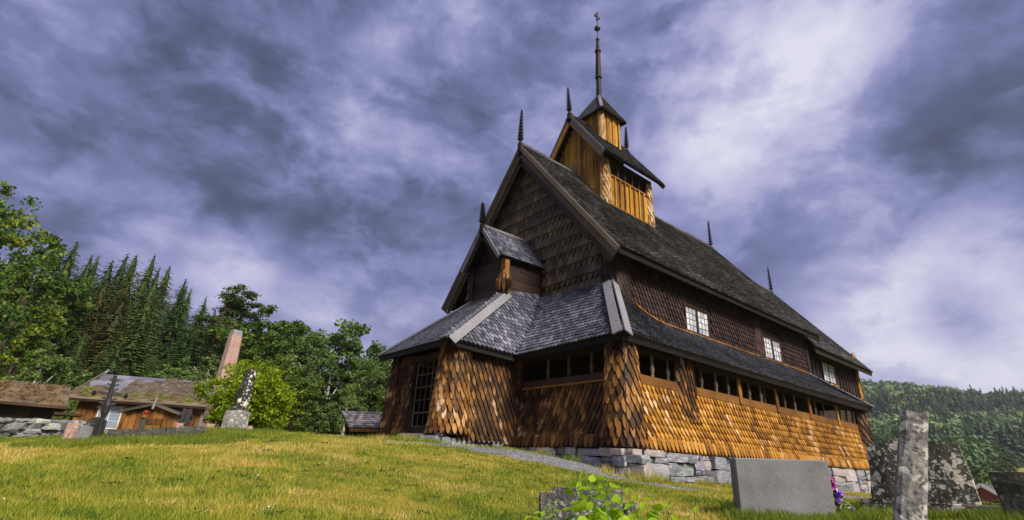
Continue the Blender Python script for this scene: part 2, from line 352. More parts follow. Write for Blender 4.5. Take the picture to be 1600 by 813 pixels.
m_gravel = mat('gravel', fn_gravel)
def fn_sod(nt, b):
    g = nt.nodes.new('ShaderNodeNewGeometry'); pos = g.outputs['Position']
    a = noise_(nt, pos, 1.6, 5, .7); f = noise_(nt, pos, 11, 4, .7)
    setp(nt, b, col=ramp_(nt, math_(nt, 'MULTIPLY_ADD', math_(nt, 'SUBTRACT', f, .5), .7, a), [(.25, (.035, .032, .022)), (.45, (.10, .075, .045)), (.6, (.17, .11, .055)), (.75, (.16, .14, .03))]), rough=.95, normal=bump_(nt, f, .08, .9))
m_sod = mat('sod_roof_turf', fn_sod)
m_slateroof = stone('grey_slate_slab', [(0, (.07, .075, .10)), (.5, (.12, .125, .165)), (1, (.18, .18, .23))], streak_amt=.15)
m_white = mat('white_paint', lambda nt, b: setp(nt, b, col=(.70, .70, .70), rough=.5))
m_red = mat('red_house_paint', lambda nt, b: setp(nt, b, col=(.20, .03, .025), rough=.7))
m_magenta = mat('magenta_petal', lambda nt, b: setp(nt, b, col=(.50, .04, .34), rough=.6))
m_violet = mat('violet_petal', lambda nt, b: setp(nt, b, col=(.20, .07, .50), rough=.6))
m_lilac = mat('pale_lilac_petal', lambda nt, b: setp(nt, b, col=(.62, .50, .72), rough=.6))
m_redpetal = mat('red_petal', lambda nt, b: setp(nt, b, col=(.60, .05, .04), rough=.6))
m_stem = mat('green_stem', lambda nt, b: setp(nt, b, col=(.13, .24, .03), rough=.6))
m_twig = mat('dry_twig', lambda nt, b: setp(nt, b, col=(.10, .06, .03), rough=.8))
m_pebble = stone('gravel_pebbles', [(0, (.08, .09, .105)), (.5, (.15, .155, .175)), (1, (.28, .27, .28))], streak_amt=.1)
m_door = wood('pale_log_sill', [(0, (.12, .10, .085)), (.5, (.27, .23, .205)), (1, (.42, .37, .34))], grain=.8)

# ------------------------------------------------------------------ terrain
CP = np.array([(-10.4,-8.1,-1.12),(-7.3,-4.9,-1.08),(-8,-6.2,-1.1),(-4.75,-5.15,-.93),(-3.9,-5.8,-.92),(-6,-7,-1.05),(-3,-6.4,-.78),(-3.9,-7.1,-.80),
 (1.2,-.5,-.8),(8,-.5,-.87),(15.3,-.5,-.93),(-.5,-.4,-.70),(-.5,1.25,-.38),(-.5,3.4,-.13),(-3,5.1,-.08),(-3,8,-.1),(-7.2,6.5,-.08),(-6.5,8.4,-.1),
 (-9.2,3.4,-.36),(-10.2,4.1,-.48),(-8.7,4.2,-.30),(-11.7,11.8,-.54),(-10.4,11.9,-.5),(-8,18,-.5),(-2,12,-.1),(5,5,-.1),(20,6,-.9),(25,0,-1.1),(30,15,-1),
 (5,15,-.1),(10,-8,-1.0),(0,-10,-.95),(-10,-14,-1.2),(-18,-4,-1.1),(-20,8,-.7),(-25,20,-.5),(0,22,-.2),(-11,25,-.5),(-11.3,5.8,-.64),(-12.5,3,-.85),(-10.5,1.5,-.66),(35,-20,-1.6),(-35,-25,-1.5),(10,30,0)])
def _tps(a, b):
    d2 = ((a[:, None, :]-b[None, :, :])**2).sum(-1); return .5*d2*np.log(d2+1e-9)
_n = len(CP); _A = np.zeros((_n+3, _n+3)); _A[:_n, :_n] = _tps(CP[:, :2], CP[:, :2]) + np.eye(_n)*.5
_A[:_n, _n:] = np.c_[np.ones(_n), CP[:, :2]]; _A[_n:, :_n] = _A[:_n, _n:].T
_W = np.linalg.solve(_A, np.r_[CP[:, 2], 0, 0, 0])
def sstep(a, b, x):
    t = np.clip((x-a)/(b-a), 0, 1); return t*t*(3-2*t)
def ground(x, y):
    x = np.atleast_1d(np.asarray(x, float)); y = np.atleast_1d(np.asarray(y, float)); p = np.c_[x, y]
    r = np.hypot(x, y); q = p*np.minimum(1, 38/np.maximum(r, 1e-6))[:, None]
    near = np.clip(_tps(q, CP[:, :2]) @ _W[:_n] + np.c_[np.ones(len(q)), q] @ _W[_n:], -3, 1.5)
    near = near + .025*np.sin(x*1.9+y*.7)*np.cos(y*1.6-x*.4) + .012*np.sin(x*5.1+1)*np.sin(y*4.3)
    hillN = .205*np.clip(y-25, 0, 130)*(1-sstep(25, 90, x)) + .05*np.clip(y-155, 0, 300)*(1-sstep(25, 90, x))
    u = (x+10)*math.cos(R(12)) + (y+8)*math.sin(R(12))
    wob = 6*np.sin(x*.011+y*.017)+4*np.sin(y*.031+1.3)
    prof = np.interp(u, [0, 32, 60, 110, 160, 260, 420, 600, 720, 900, 1600], [0, 0, -1.6, -3.6, -1.0, 9, 36, 80, 98, 104, 90])
    side = 1-.22*sstep(.05, -.12, (-(x+10)*math.sin(R(12))+(y+8)*math.cos(R(12)))/np.maximum(u, 30.))
    hillE = np.where(prof > 0, prof*side, prof) + wob*sstep(260, 600, u)
    wW = sstep(20, 45, r)
    return near*(1-.0*wW) + hillN + hillE*wW
def g1(x, y): return float(ground(x, y)[0])
def make_ground():
    rr = np.r_[0, np.geomspace(.6, 45, 110), np.geomspace(47, 2200, 80)]; na = 300
    c = np.array([-7., -3.]); V = [(c[0], c[1])]; 
    a = np.linspace(0, 2*np.pi, na, endpoint=False)
    P = np.concatenate([[c]] + [c + r*np.c_[np.cos(a), np.sin(a)] for r in rr[1:]])
    V = np.c_[P, ground(P[:, 0], P[:, 1])]
    F = [(0, 1+i, 1+(i+1) % na, 1+(i+1) % na) for i in range(na)]
    idx = np.arange(na); Q = []
    for k in range(len(rr)-2):
        b0 = 1+k*na; b1 = b0+na
        Q.append(np.c_[b0+idx, b1+idx, b1+(idx+1) % na, b0+(idx+1) % na])
    Q = np.concatenate(Q)
    m = bpy.data.meshes.new('ground')
    m.from_pydata(V.tolist(), [], [(0, 1+i, 1+(i+1) % na) for i in range(na)] + Q.tolist()); m.update()
    m.polygons.foreach_set('use_smooth', [True]*len(m.polygons)); m.materials.append(m_ground)
    o = link(bpy.data.objects.new('ground', m)); tag(o, 'sloping churchyard lawn of dry yellow green grass', 'lawn', kind='structure')
make_ground()
PATH = [(-5.6, 4.6, .40), (-3.9, 3.9, .6), (-2.5, 3.0, .9), (-1.55, 2.0, 1.15), (-1.4, .8, 1.1), (-1.3, -.4, .95), (-.6, -1.5, .75), (1.2, -2.0, .55), (4, -2.1, .45), (9, -2.0, .4)]
def path_pts(n=90):
    P = np.array(PATH); t = np.linspace(0, len(P)-1, n); return np.c_[[np.interp(t, np.arange(len(P)), P[:, i]) for i in range(3)]].T
def make_path():
    P = path_pts(); T = np.gradient(P[:, :2], axis=0); T /= np.linalg.norm(T, axis=1)[:, None]; Nn = np.c_[-T[:, 1], T[:, 0]]
    k = 9; V = []; F = []
    for i, (x, y, h) in enumerate(P):
        for j in range(k):
            s = (j/(k-1)-.5)*2*h*(1+.10*math.sin(i*.9+(j > k/2)*2)+.06*math.sin(i*2.3)); px, py = x+Nn[i, 0]*s, y+Nn[i, 1]*s
            V.append((px, py, g1(px, py)+.012))
    for i in range(len(P)-1):
        for j in range(k-1): a = i*k+j; F.append((a, a+1, a+k+1, a+k))
    tag(obj('path', V, F, m_gravel, None, True), 'narrow grey gravel path curving along the church foundation', 'path', kind='structure')
    # loose stones on it
    n = 2600; i = rng.integers(0, len(P), n); s = rng.uniform(-1.05, 1.05, n)
    C = np.c_[P[i, 0]+Nn[i, 0]*s*P[i, 2]+rng.normal(0, .04, n), P[i, 1]+Nn[i, 1]*s*P[i, 2]+rng.normal(0, .04, n)]
    C = np.c_[C, ground(C[:, 0], C[:, 1])+.016]
    oct_ = np.array([(1,0,0),(0,1,0),(-1,0,0),(0,-1,0),(0,0,.7),(0,0,-.7)]); of = np.array([(0,1,4),(1,2,4),(2,3,4),(3,0,4),(1,0,5),(2,1,5),(3,2,5),(0,3,5)])
    r = rng.uniform(.008, .024, n); V = (oct_[None]*r[:, None, None]*rng.uniform(.6, 1.3, (n, 6, 3)) + C[:, None, :]).reshape(-1, 3)
    F = (of[None] + (np.arange(n)*6)[:, None, None]).reshape(-1, 3)
    tag(obj_np('gravel', V, F, m_pebble), 'loose grey gravel strewn along the path', 'gravel', kind='stuff')
make_path()

# ------------------------------------------------------------------ shingles
TIPS = {  # outline of a shingle, x across (-.5..5), y up-slope in units of the exposure, tip at y=0
 'point': [(-.40, 1.9), (.40, 1.9), (.42, .92), (.30, .42), (.06, 0), (-.06, 0), (-.30, .42), (-.42, .92)],
 'long': [(-.47, 1.6), (.47, 1.6), (.48, .75), (.10, 0), (-.10, 0), (-.48, .75)],
 'tri': [(-.46, 1.6), (.46, 1.6), (.47, .92), (0.06, 0), (-.06, 0), (-.47, .92)],
 'round': [(-.44, 1.6), (.44, 1.6), (.45, .46), (.29, .12), (0, 0), (-.29, .12), (-.45, .46)],
 'square': [(-.48, 1.5), (.48, 1.5), (.485, .06), (.40, 0), (-.40, 0), (-.485, .06)],
}
def template(tip, th, lift):
    T = TIPS[tip]; n = len(T); ymax = T[0][1]
    V = [(x, y, lift*(1-y/ymax)+th) for x, y in T] + [(x, y, lift*(1-y/ymax)*.55 - .002) for x, y in T]
    F = [tuple(range(n))[::-1]] + [(i, (i+1) % n, n+(i+1) % n, n+i) for i in range(1, n)]
    return np.array(V), F
def surf_frames(P, exposure, width, t0=0., t1=1., jit=.04, stagger=True, skip=None, inset=0.):
    """places of shingles on the surface P(s,t): list of (pos,u,v,n,width,exposure)"""
    out = []
    tt = np.linspace(t0, t1, 60); mid = np.array([P(.5, t) for t in tt]); L = np.r_[0, np.cumsum(np.linalg.norm(np.diff(mid, axis=0), axis=1))]
    nr = max(1, int(round(L[-1]/exposure))); e = L[-1]/nr
    for i in range(nr):
        t = float(np.interp(i*e, L, tt)); ss = np.linspace(0, 1, 33); row = np.array([P(s, t) for s in ss])
        l = np.r_[0, np.cumsum(np.linalg.norm(np.diff(row, axis=0), axis=1))]
        if l[-1] < width*.5: continue
        nc = max(1, int(round(l[-1]/width))); w = l[-1]/nc
        off = .5 if (not stagger or i % 2 == 0) else 0.
        ks = range(nc) if off == .5 else range(0, nc+1)
        for k in ks:
            d = (k+off)*w
            ww = w
            if off == 0. and k == 0: d = .25*w; ww = w*.5
            if off == 0. and k == nc: d = l[-1]-.25*w; ww = w*.5
            s = float(np.interp(d, l, ss))
            p0 = np.array(P(s, t)); ds = np.array(P(min(1, s+.01), t))-np.array(P(max(0, s-.01), t)); dt = np.array(P(s, min(1, t+.01)))-np.array(P(s, max(0, t-.01)))
            if np.linalg.norm(ds) < 1e-7 or np.linalg.norm(dt) < 1e-7: continue
            u = ds/np.linalg.norm(ds); v = dt-u*(dt@u); v /= np.linalg.norm(v); n = np.cross(u, v)
            if skip is not None and skip(p0): continue
            e_ = e*.78 if i == 0 else e
            ja, jb = random.gauss(0, jit), random.gauss(0, jit*.5)
            u2 = u+n*jb*.3+v*ja*.25; u2 /= np.linalg.norm(u2); v2 = v-u2*(v@u2); v2 /= np.linalg.norm(v2); n2 = np.cross(u2, v2)
            out.append((p0+v*random.gauss(0, jit*.25)*e + n*random.uniform(0, .006), u2, v2, n2, ww*random.uniform(.93, 1.0), e_*random.uniform(.96, 1.05)))
    return out
def joined(name, frames, tip, th, lift, material, parent):
    T, F = template(tip, th, lift); V = []; FF = []
    for i, (p, u, v, n, w, e) in enumerate(frames):
        V.append(p + T[:, :1]*w*u + T[:, 1:2]*e*v + T[:, 2:3]*n)
        k = i*len(T); FF += [tuple(a+k for a in f) for f in F]
    V = np.concatenate(V); m = bpy.data.meshes.new(name); m.from_pydata(V.tolist(), [], FF); m.update(); m.materials.append(material)
    return link(bpy.data.objects.new(name, m), parent)
_tmesh = {}
def single(name, fr, tip, th, lift, material, parent):
    key = (tip, th, lift, material.name)
    if key not in _tmesh:
        T, F = template(tip, th, lift); m = bpy.data.meshes.new('shingle_plate'); m.from_pydata(T.tolist(), [], F); m.update(); m.materials.append(material); _tmesh[key] = m
    p, u, v, n, w, e = fr
    o = bpy.data.objects.new(name, _tmesh[key])
    M = Matrix(((u[0]*w, v[0]*e, n[0], p[0]), (u[1]*w, v[1]*e, n[1], p[1]), (u[2]*w, v[2]*e, n[2], p[2]), (0, 0, 0, 1)))
    link(o, parent); o.matrix_basis = M
    return o
def slab(name, P, th, material, parent, ns=24, nt=10, cap=True):
    """the boards under a shingled surface, th thick below it"""
    S = np.linspace(0, 1, ns); T = np.linspace(0, 1, nt); top = np.array([[P(s, t) for t in T] for s in S], float)
    du = np.gradient(top, axis=0); dv = np.gradient(top, axis=1); n = np.cross(du, dv); n /= np.maximum(np.linalg.norm(n, axis=2, keepdims=True), 1e-9)
    bot = top - n*th; V = np.concatenate([top.reshape(-1, 3), bot.reshape(-1, 3)]); K = ns*nt; F = []
    ix = lambda i, j: i*nt+j
    for i in range(ns-1):
        for j in range(nt-1):
            q = (ix(i, j), ix(i+1, j), ix(i+1, j+1), ix(i, j+1)); F.append(q); F.append(tuple(K+a for a in q[::-1]))
    for i in range(ns-1):
        for j in (0, nt-1):
            q = (ix(i, j), ix(i+1, j), K+ix(i+1, j), K+ix(i, j)); F.append(q if j else q[::-1])
    for j in range(nt-1):
        for i in (0, ns-1):
            q = (ix(i, j), ix(i, j+1), K+ix(i, j+1), K+ix(i, j)); F.append(q if i == 0 else q[::-1])
    return obj(name, V, F, material, parent)
def ruled(B0, B1, T0, T1):
    B0, B1, T0, T1 = map(lambda q: np.array(q, float), (B0, B1, T0, T1))
    return lambda s, t: (1-t)*((1-s)*B0+s*B1) + t*((1-s)*T0+s*T1)

# ------------------------------------------------------------------ the stave church
church = empty('stave_church', (0, 0, 0))
tag(church, 'old wooden stave church with shingled walls, steep roofs and a ridge tower', 'church')
WALLSH = []      # every wall shingle: (frame, tip, th, lift, material, wall part)
YC = 6.16; ZE = 2.74; EV = -.18; XW = 1.95; YN = 1.75
def bat(d0, d1, h, z0=0.):   # inset of a battered wall at height z: flares at the foot
    return lambda z: d1 + (d0-d1)*(1-min(1, max(0, (z-z0)/h)))**1.7
# gallery outer walls: battered, from the foundation to the sill
SILL0, SILL1 = 1.66, 1.90
gb = bat(0., .32, SILL0)
def wall_surface(A, B, inward, prof, z0, z1):
    A = np.array(A, float); B = np.array(B, float); inward = np.array(inward, float)
    def P(s, t):
        z = z0+(z1-z0)*t; q = A+(B-A)*s; d = prof(z); return np.array([q[0]+inward[0]*d, q[1]+inward[1]*d, z])
    return P
def shingled_wall(name, P, material, exposure=.215, width=.19, tip='point', th=.030, lift=.085, skip=None, core=m_dark, individual=True):
    w = slab(name, P, .10, core, church)
    for f in surf_frames(P, exposure, width, skip=skip): WALLSH.append((f, tip, th, lift, material, w, individual))
    return w
shingled_wall('gallery_wall', wall_surface((0.25, 0), (17.7, 0), (0, 1), gb, -.02, SILL0), m_ochre)
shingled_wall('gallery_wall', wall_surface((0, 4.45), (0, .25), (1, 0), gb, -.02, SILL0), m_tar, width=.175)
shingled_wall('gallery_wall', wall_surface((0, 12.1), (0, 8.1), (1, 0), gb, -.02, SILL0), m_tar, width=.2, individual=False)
slab('gallery_wall', wall_surface((18.0, .25), (18.0, 12.1), (-1, 0), gb, -.02, SILL0), .1, m_tar, church)
slab('gallery_wall', wall_surface((17.7, 12.32), (.25, 12.32), (0, -1), gb, -.02, SILL0), .1, m_tar, church)
# shingled corner columns
def column(cx, cy, r0, r1, h, a0, a1, material, z0=0., ind=True, wid=.15, exposure=.20, lean=(0, 0), sq=1.0):
    def P(s, t):
        a = R(a0+(a1-a0)*s); r = r1+(r0-r1)*(1-t)**1.5; ca, sa = math.cos(a), math.sin(a)
        k = (abs(ca)**(2/sq) + abs(sa)**(2/sq))**(-sq/2) if sq != 1 else 1
        return np.array([cx+lean[0]*t+r*k*ca, cy+lean[1]*t+r*k*sa, z0+h*t])
    w = slab('corner_column', P, .06, m_dark, church, ns=20, nt=8)
    for f in surf_frames(P, exposure, wid, jit=.08): WALLSH.append((f, 'point', .028, .07, material, w, ind))
column(.42, .42, .56, .40, 2.62, 160, 310, m_col, wid=.165)
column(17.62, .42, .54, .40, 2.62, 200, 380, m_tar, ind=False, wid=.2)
def pilaster(s, t):
    z = .75+1.75*t; hw = .50-.10*t
    return np.array([3.25-hw*math.cos(math.pi*s), gb(z)+.02-(.06+.10*t)*math.sin(math.pi*s)**.7, z])
pw = slab('buttress', pilaster, .05, m_dark, church, ns=14)
for f in surf_frames(pilaster, .2, .17): WALLSH.append((f, 'point', .026, .06, m_tar, pw, True))
# porch: columns, side walls
PXF = -2.46; PS, PN = 4.25, 8.07
pb = bat(0., .18, 2.5)
shingled_wall('porch_wall', wall_surface((-2.1, PS), (.45, PS), (0, 1), pb, .02, 2.55), m_tar, width=.165, exposure=.19)
shingled_wall('porch_wall', wall_surface((.1, PN), (-2.1, PN), (0, -1), pb, .1, 2.55), m_tar, width=.2, individual=False)
column(-2.02, PS+.42, .60, .40, 2.62, 150, 305, m_col, z0=.18, wid=.155, exposure=.19)
column(-2.02, PN-.42, .60, .40, 2.62, 60, 215, m_tar, z0=.02, wid=.15, exposure=.185, ind=True)
shingled_wall('porch_wall', wall_surface((PXF, 5.02), (PXF, 4.6), (1, 0), pb, .02, 2.5), m_tar, width=.15, exposure=.19)
shingled_wall('porch_wall', wall_surface((PXF, 7.75), (PXF, 6.52), (1, 0), pb, .02, 2.5), m_tar, width=.155, exposure=.19)
# porch doorway: frame, barred gate, log sill, dark inner door
dr = MB(); dr.box((-2.36, 6.44, .05), (-2.16, 6.56, 2.46)); dr.box((-2.36, 4.98, .05), (-2.16, 5.10, 2.46)); dr.box((-2.38, 4.90, 2.40), (-2.14, 6.64, 2.56)); dr.build('door_frame', m_dark, church)
gate = MB().box((-2.24, 5.11, .14), (-2.20, 6.43, .42)).build('gate', m_dark, church)
for k in range(5):
    y = 5.15+k*.31; MB().box((-2.27, y-.016, .42), (-2.245, y+.016, 2.39)).build('gate_bar', m_barge, gate)
for k in range(6):
    z = .44+k*.385; MB().box((-2.243, 5.105, z-.018), (-2.218, 6.435, z+.018)).build('gate_bar', m_barge, gate)
MB().lathe((-2.58, 4.95, .07), [(.10, 0), (.13, .1), (.125, .8), (.14, 1.4), (.11, 1.55)], 9, axis=(0, 1, .01)).build('log_sill', m_door, church, True)
MB().box((-.9, 4.45, .02), (-.8, 7.9, 2.5)).build('porch_back_wall', m_dark, church)
# floor of gallery and porch, inner core of the nave up to the gallery roof
MB().box((.15, .4, -.06), (17.8, 12.0, .05)).box((-2.3, 4.4, -.05), (.14, 7.95, .045)).build('gallery_floor', m_dark, church)
core = MB().box((XW+.04, YN+.05, 0), (16.7, 12.32-YN-.05, 6.5)).box((17.0, 2.06, 0), (24.15, 10.26, 5.9)).build('nave_core', m_dark, church)
# ---- sills, balusters, posts of the gallery openings
def beam(name, p, q, w, h, material, upv=(0, 0, 1)): return MB().bar(p, q, w, h, upv).build(name, material, church)
zs = (SILL0+SILL1)/2
beam('sill_beam', (.7, .30, zs), (2.72, .30, zs), .13, .24, m_beam); beam('sill_beam', (3.78, .30, zs), (17.35, .30, zs), .13, .24, m_beam)
beam('sill_beam', (.30, 4.1, zs), (.30, .72, zs), .13, .24, m_dark)
beam('sill_moulding', (.21, 4.1, SILL0+.02), (.21, .76, SILL0+.02), .06, .05, m_beam)
beam('sill_beam', (.30, 12.0, zs), (.30, 8.1, zs), .13, .24, m_dark); beam('sill_beam', (17.7, .8, zs), (17.7, 11.6, zs), .13, .24, m_dark)
zp = 2.58
beam('wall_plate', (.4, .36, zp), (17.7, .36, zp), .16, .16, m_dark); beam('wall_plate', (.36, .45, zp), (.36, 4.2, zp), .16, .16, m_dark); beam('wall_plate', (.36, 8.2, zp), (.36, 12, zp), .16, .16, m_dark)
def baluster(x, y):
    h = zp-.08-SILL1
    pr = [(.055, 0), (.055, .05), (.035, .08), (.06, .16), (.072, .24), (.05, .33), (.034, .37), (.05, .41), (.034, .45), (.055, h-.10), (.055, h)]
    return MB().lathe((x, y, SILL1+.002), pr, 8).build('baluster', m_barge, church, True)
for x in (1.71, 2.45, 4.24, 5.1, 5.85, 7.27, 8.11, 9.98, 10.86, 12.75, 13.65, 15.5, 16.25, 17.0): baluster(x, .33)
for y in (3.08, 2.21, 1.33, 9.2, 10.1, 11.0): baluster(.33, y)
for x in (6.42, 9.12, 12.0, 14.84): MB().bar((x, .215, 1.68), (x, .24, 2.52), .20, .05, (0, 1, 0)).build('post_board', m_beam, church)
for x in (4.0, 8.6, 13.1): MB().bar((x, .5, 0), (x, .5, zp), .18, .18, (0, 1, 0)).build('gallery_post', m_dark, church)
# ---- gallery roofs
XE = 18.14; NW_ = 12.5
def topz(x): return 4.25 + .85*(1-min(1, max(0, (x-1.85)/2.9)))**2.0
def roofS(s, t):
    b = np.array([EV+(XE-EV)*s, EV, ZE + .05*math.sin(math.pi*s)*-1]); tx = 1.85+(16.35-1.85)*s
    T = np.array([tx, YN, topz(tx)]); q = (1-t)*b+t*T; q[2] -= .10*math.sin(math.pi*t)*min(1, 1.0); return q
def roofW(s, t):   # west gallery roof, south of the porch: from the valley to the hip
    b0 = np.array([EV, 4.04, ZE-.10]); b1 = np.array([EV, EV, ZE]); t0 = np.array([XW, 5.2, 5.32]); t1 = np.array([XW-.05, 1.86, 5.16])
    q = (1-t)*((1-s)*b0+s*b1)+t*((1-s)*t0+s*t1); q[2] -= .12*math.sin(math.pi*t); return q
def roofWn(s, t):
    q = ruled((EV, NW_, ZE), (EV, 8.28, ZE-.06), (XW, 10.5, 5.2), (XW, 7.1, 5.3))(s, t); return q
def roofE(s, t): return ruled((XE, EV, ZE), (XE, NW_, ZE), (16.35, YN, 4.25), (16.35, 10.57, 4.25))(s, t)
def roofN(s, t): return ruled((XE, NW_, ZE), (EV, NW_, ZE), (16.35, 10.57, 4.25), (1.85, 10.57, 5.0))(s, t)
def roofPS(s, t):  # porch: south slope, steep, between its hip and the valley
    b0 = np.array([-2.74, 4.04, ZE]); b1 = np.array([EV, 4.04, ZE-.10]); t0 = np.array([.22, 5.22, 5.12]); t1 = np.array([XW, 5.2, 5.32])
    q = (1-t)*((1-s)*b0+s*b1)+t*((1-s)*t0+s*t1); q[2] -= .10*math.sin(math.pi*t); return q
def roofPW(s, t): return ruled((-2.74, 8.28, ZE), (-2.74, 4.04, ZE), (.15, 7.1, 5.12), (.22, 5.22, 5.12))(s, t)
def roofPN(s, t): return ruled((EV, 8.28, ZE), (-2.74, 8.28, ZE), (XW, 7.12, 5.3), (.15, 7.1, 5.12))(s, t)
def shingle_roof(name, P, exposure, width, tip, material, th=.016, lift=.04, ns=24, nt=10, thick=.09, jit=.05, do=True):
    o = slab(name, P, thick, m_black, church, ns, nt)
    if do: tag(joined('roof_shingles', surf_frames(P, exposure, width, jit=jit), tip, th, lift, material, o), kind='stuff')
    return o
shingle_roof('gallery_roof', roofS, .19, .16, 'round', m_roofblue, ns=40, th=.022, lift=.07)
shingle_roof('gallery_roof', roofW, .19, .155, 'round', m_silver, jit=.07, th=.022, lift=.07)
shingle_roof('gallery_roof', roofWn, .185, .16, 'round', m_silver)
shingle_roof('gallery_roof', roofE, .2, .2, 'round', m_roofblue); shingle_roof('gallery_roof', roofN, .2, .2, 'round', m_roofblue, do=False)
shingle_roof('porch_roof', roofPS, .21, .17, 'round', m_silver, jit=.07, th=.022, lift=.07); shingle_roof('porch_roof', roofPW, .20, .16, 'round', m_roofblue); shingle_roof('porch_roof', roofPN, .2, .2, 'round', m_silver, do=False)
# fascia boards under the eaves
beam('fascia_board', (EV+.02, EV+.06, ZE-.10), (XE-.02, EV+.06, ZE-.16), .05, .15, m_black)
beam('fascia_board', (-2.70, 8.28, ZE-.09), (-2.70, 4.06, ZE-.09), .05, .12, m_black)
beam('fascia_board', (EV+.06, EV+.1, ZE-.10), (EV+.06, 4.0, ZE-.18), .05, .12, m_black)
beam('fascia_board', (-2.66, 4.10, ZE-.09), (EV, 4.10, ZE-.19), .05, .12, m_black)
# hip boards
def hip_board(p, q, w, nrm1, nrm2, dn=.02):
    """two weathered boards meeting over a hip"""
    p = Vector(p); q = Vector(q); d = (q-p).normalized()
    for k, n in enumerate((nrm1, nrm2)):
        n = Vector(n).normalized(); side = d.cross(n).normalized()
        if k: side = -side
        a = p+n*.055; b = q+n*.055
        MB().prism([a, b, b+side*w, a+side*w], n*.035).build('hip_board', m_greyboard, church)
def nrm(P, s=.5, t=.5):
    a = P(s+.02, t)-P(s-.02, t); b = P(s, t+.02)-P(s, t-.02); n = np.cross(a, b); return n/np.linalg.norm(n)
hip_board((EV-.04, EV-.04, ZE), (1.84, 1.80, 5.14), .26, nrm(roofS, .05, .5), nrm(roofW, .9, .5))
hip_board((-2.78, 4.0, ZE), (.20, 5.20, 5.13), .27, nrm(roofPS), nrm(roofPW, .9))
hip_board((-2.78, 8.32, ZE), (.14, 7.12, 5.13), .2, nrm(roofPW, .1), nrm(roofPN))
hip_board((XE+.03, EV-.03, ZE), (16.35, YN, 4.26), .2, nrm(roofE, .1), nrm(roofS, .95))
# ---- nave walls
shingled_wall('nave_wall', ruled((XW, YN, 4.05), (16.75, YN, 4.05), (XW, YN, 6.75), (16.75, YN, 6.75)), m_nave, exposure=.20, width=.20, tip='point', individual=False,
              skip=lambda p: (5.85 < p[0] < 7.67 and 4.1 < p[2] < 5.42) or (12.0 < p[0] < 13.87 and 4.1 < p[2] < 5.42))
def lump_post(x, w, z0, z1, y=YN):
    P = lambda s, t: np.array([x-w/2*math.cos(math.pi*s), y-.03-.12*math.sin(math.pi*s)*(1-.2*t), z0+(z1-z0)*t])
    o = slab('nave_post', P, .05, m_dark, church, ns=10)
    for f in surf_frames(P, .2, .16): WALLSH.append((f, 'point', .013, .03, m_nave, o, False))
lump_post(11.62, .62, 4.1, 6.6); lump_post(2.35, .72, 4.3, 6.6)
beam('nave_post', (16.62, YN-.05, 4.0), (16.62, YN-.05, 6.6), .30, .14, m_nave, (0, 1, 0))
cw = lambda s, t: np.array([XW-.08+.02*math.cos(s), YN+.02+.52*(1-s), 5.0+1.7*t])
o = slab('nave_post', cw, .05, m_dark, church, ns=8)
for f in surf_frames(cw, .2, .17): WALLSH.append((f, 'point', .013, .03, m_nave, o, False))
# lit fringe put in as an orange shingle row where gallery roof meets wall
fr = []
for x in np.arange(2.2, 16.3, .13):
    z = topz(x)+.015; fr.append((np.array([x, YN-.10, z-.05]), np.array([1., 0, 0]), np.array([0, .35, .937]), np.array([0, -.937, .35]), .125*random.uniform(.8, 1), .085*random.uniform(.6, 1.3)))
tag(joined('lit_fringe_shingles', fr, 'square', .02, .03, m_beam, church), 'narrow shingle row coloured orange as the lit fringe above the gallery roof', kind='stuff')
# windows
def window(x0, x1, z0, z1, y, nx, nz):
    f = MB(); w = .07; yy = y-.075
    f.box((x0-w, yy, z0-.01), (x0, y+.02, z1+.01)); f.box((x1, yy, z0-.01), (x1+w, y+.02, z1+.01)); f.box((x0-w, yy-.004, z1+.01), (x1+w, y+.02, z1+.09)); f.box((x0-w-.05, yy-.03, z0-.09), (x1+w+.05, y+.02, z0-.01))
    mx = (x0+x1)/2; f.box((mx-.04, yy+.01, z0-.01), (mx+.04, y+.02, z1+.01))
    fo = f.build('window', m_nave if nx > 2 else m_nave, church)
    tag(MB().box((x0-w-.08, yy-.05, z0-.13), (x1+w+.08, y-.01, z0-.092)).build('window_sill', m_ochre, fo))
    for a, b in ((x0, mx-.04), (mx+.04, x1)):
        fr_ = MB(); fr_.box((a+.002, yy+.03, z0-.005), (a+.03, y, z1+.005)); fr_.box((b-.03, yy+.03, z0-.005), (b-.002, y, z1+.005)); fr_.box((a+.03, yy+.03, z0-.005), (b-.03, y, z0+.025)); fr_.box((a+.03, yy+.03, z1-.025), (b-.03, y, z1+.005)); fr_.build('sash', m_beam if nx > 2 else m_whiteframe, fo)
        a += .03; b -= .03
        for i in range(nx):
            for j in range(nz):
                px0 = a+(b-a)*i/nx; px1 = a+(b-a)*(i+1)/nx; pz0 = z0+.025+(z1-z0-.05)*j/nz; pz1 = z0+.025+(z1-z0-.05)*(j+1)/nz
                t1, t2 = random.gauss(0, .004), random.gauss(0, .004)
                obj('pane', [(px0+.012, yy+.05+t1, pz0+.012), (px1-.012, yy+.05-t1, pz0+.012), (px1-.012, yy+.05-t2, pz1-.012), (px0+.012, yy+.05+t2, pz1-.012)], [(0, 1, 2, 3)], m_glass, fo)
        bb = MB()
        for i in range(1, nx): bb.box((a+(b-a)*i/nx-.011, yy+.040, z0), (a+(b-a)*i/nx+.011, yy+.056, z1))
        for j in range(1, nz): bb.box((a, yy+.042, z0+.025+(z1-z0-.05)*j/nz-.011), (b, yy+.058, z0+.025+(z1-z0-.05)*j/nz+.011))
        bb.build('window_bars', m_lead, fo)
window(5.98, 7.56, 4.36, 5.29, YN, 3, 4); window(12.12, 13.76, 4.36, 5.29, YN, 3, 4)
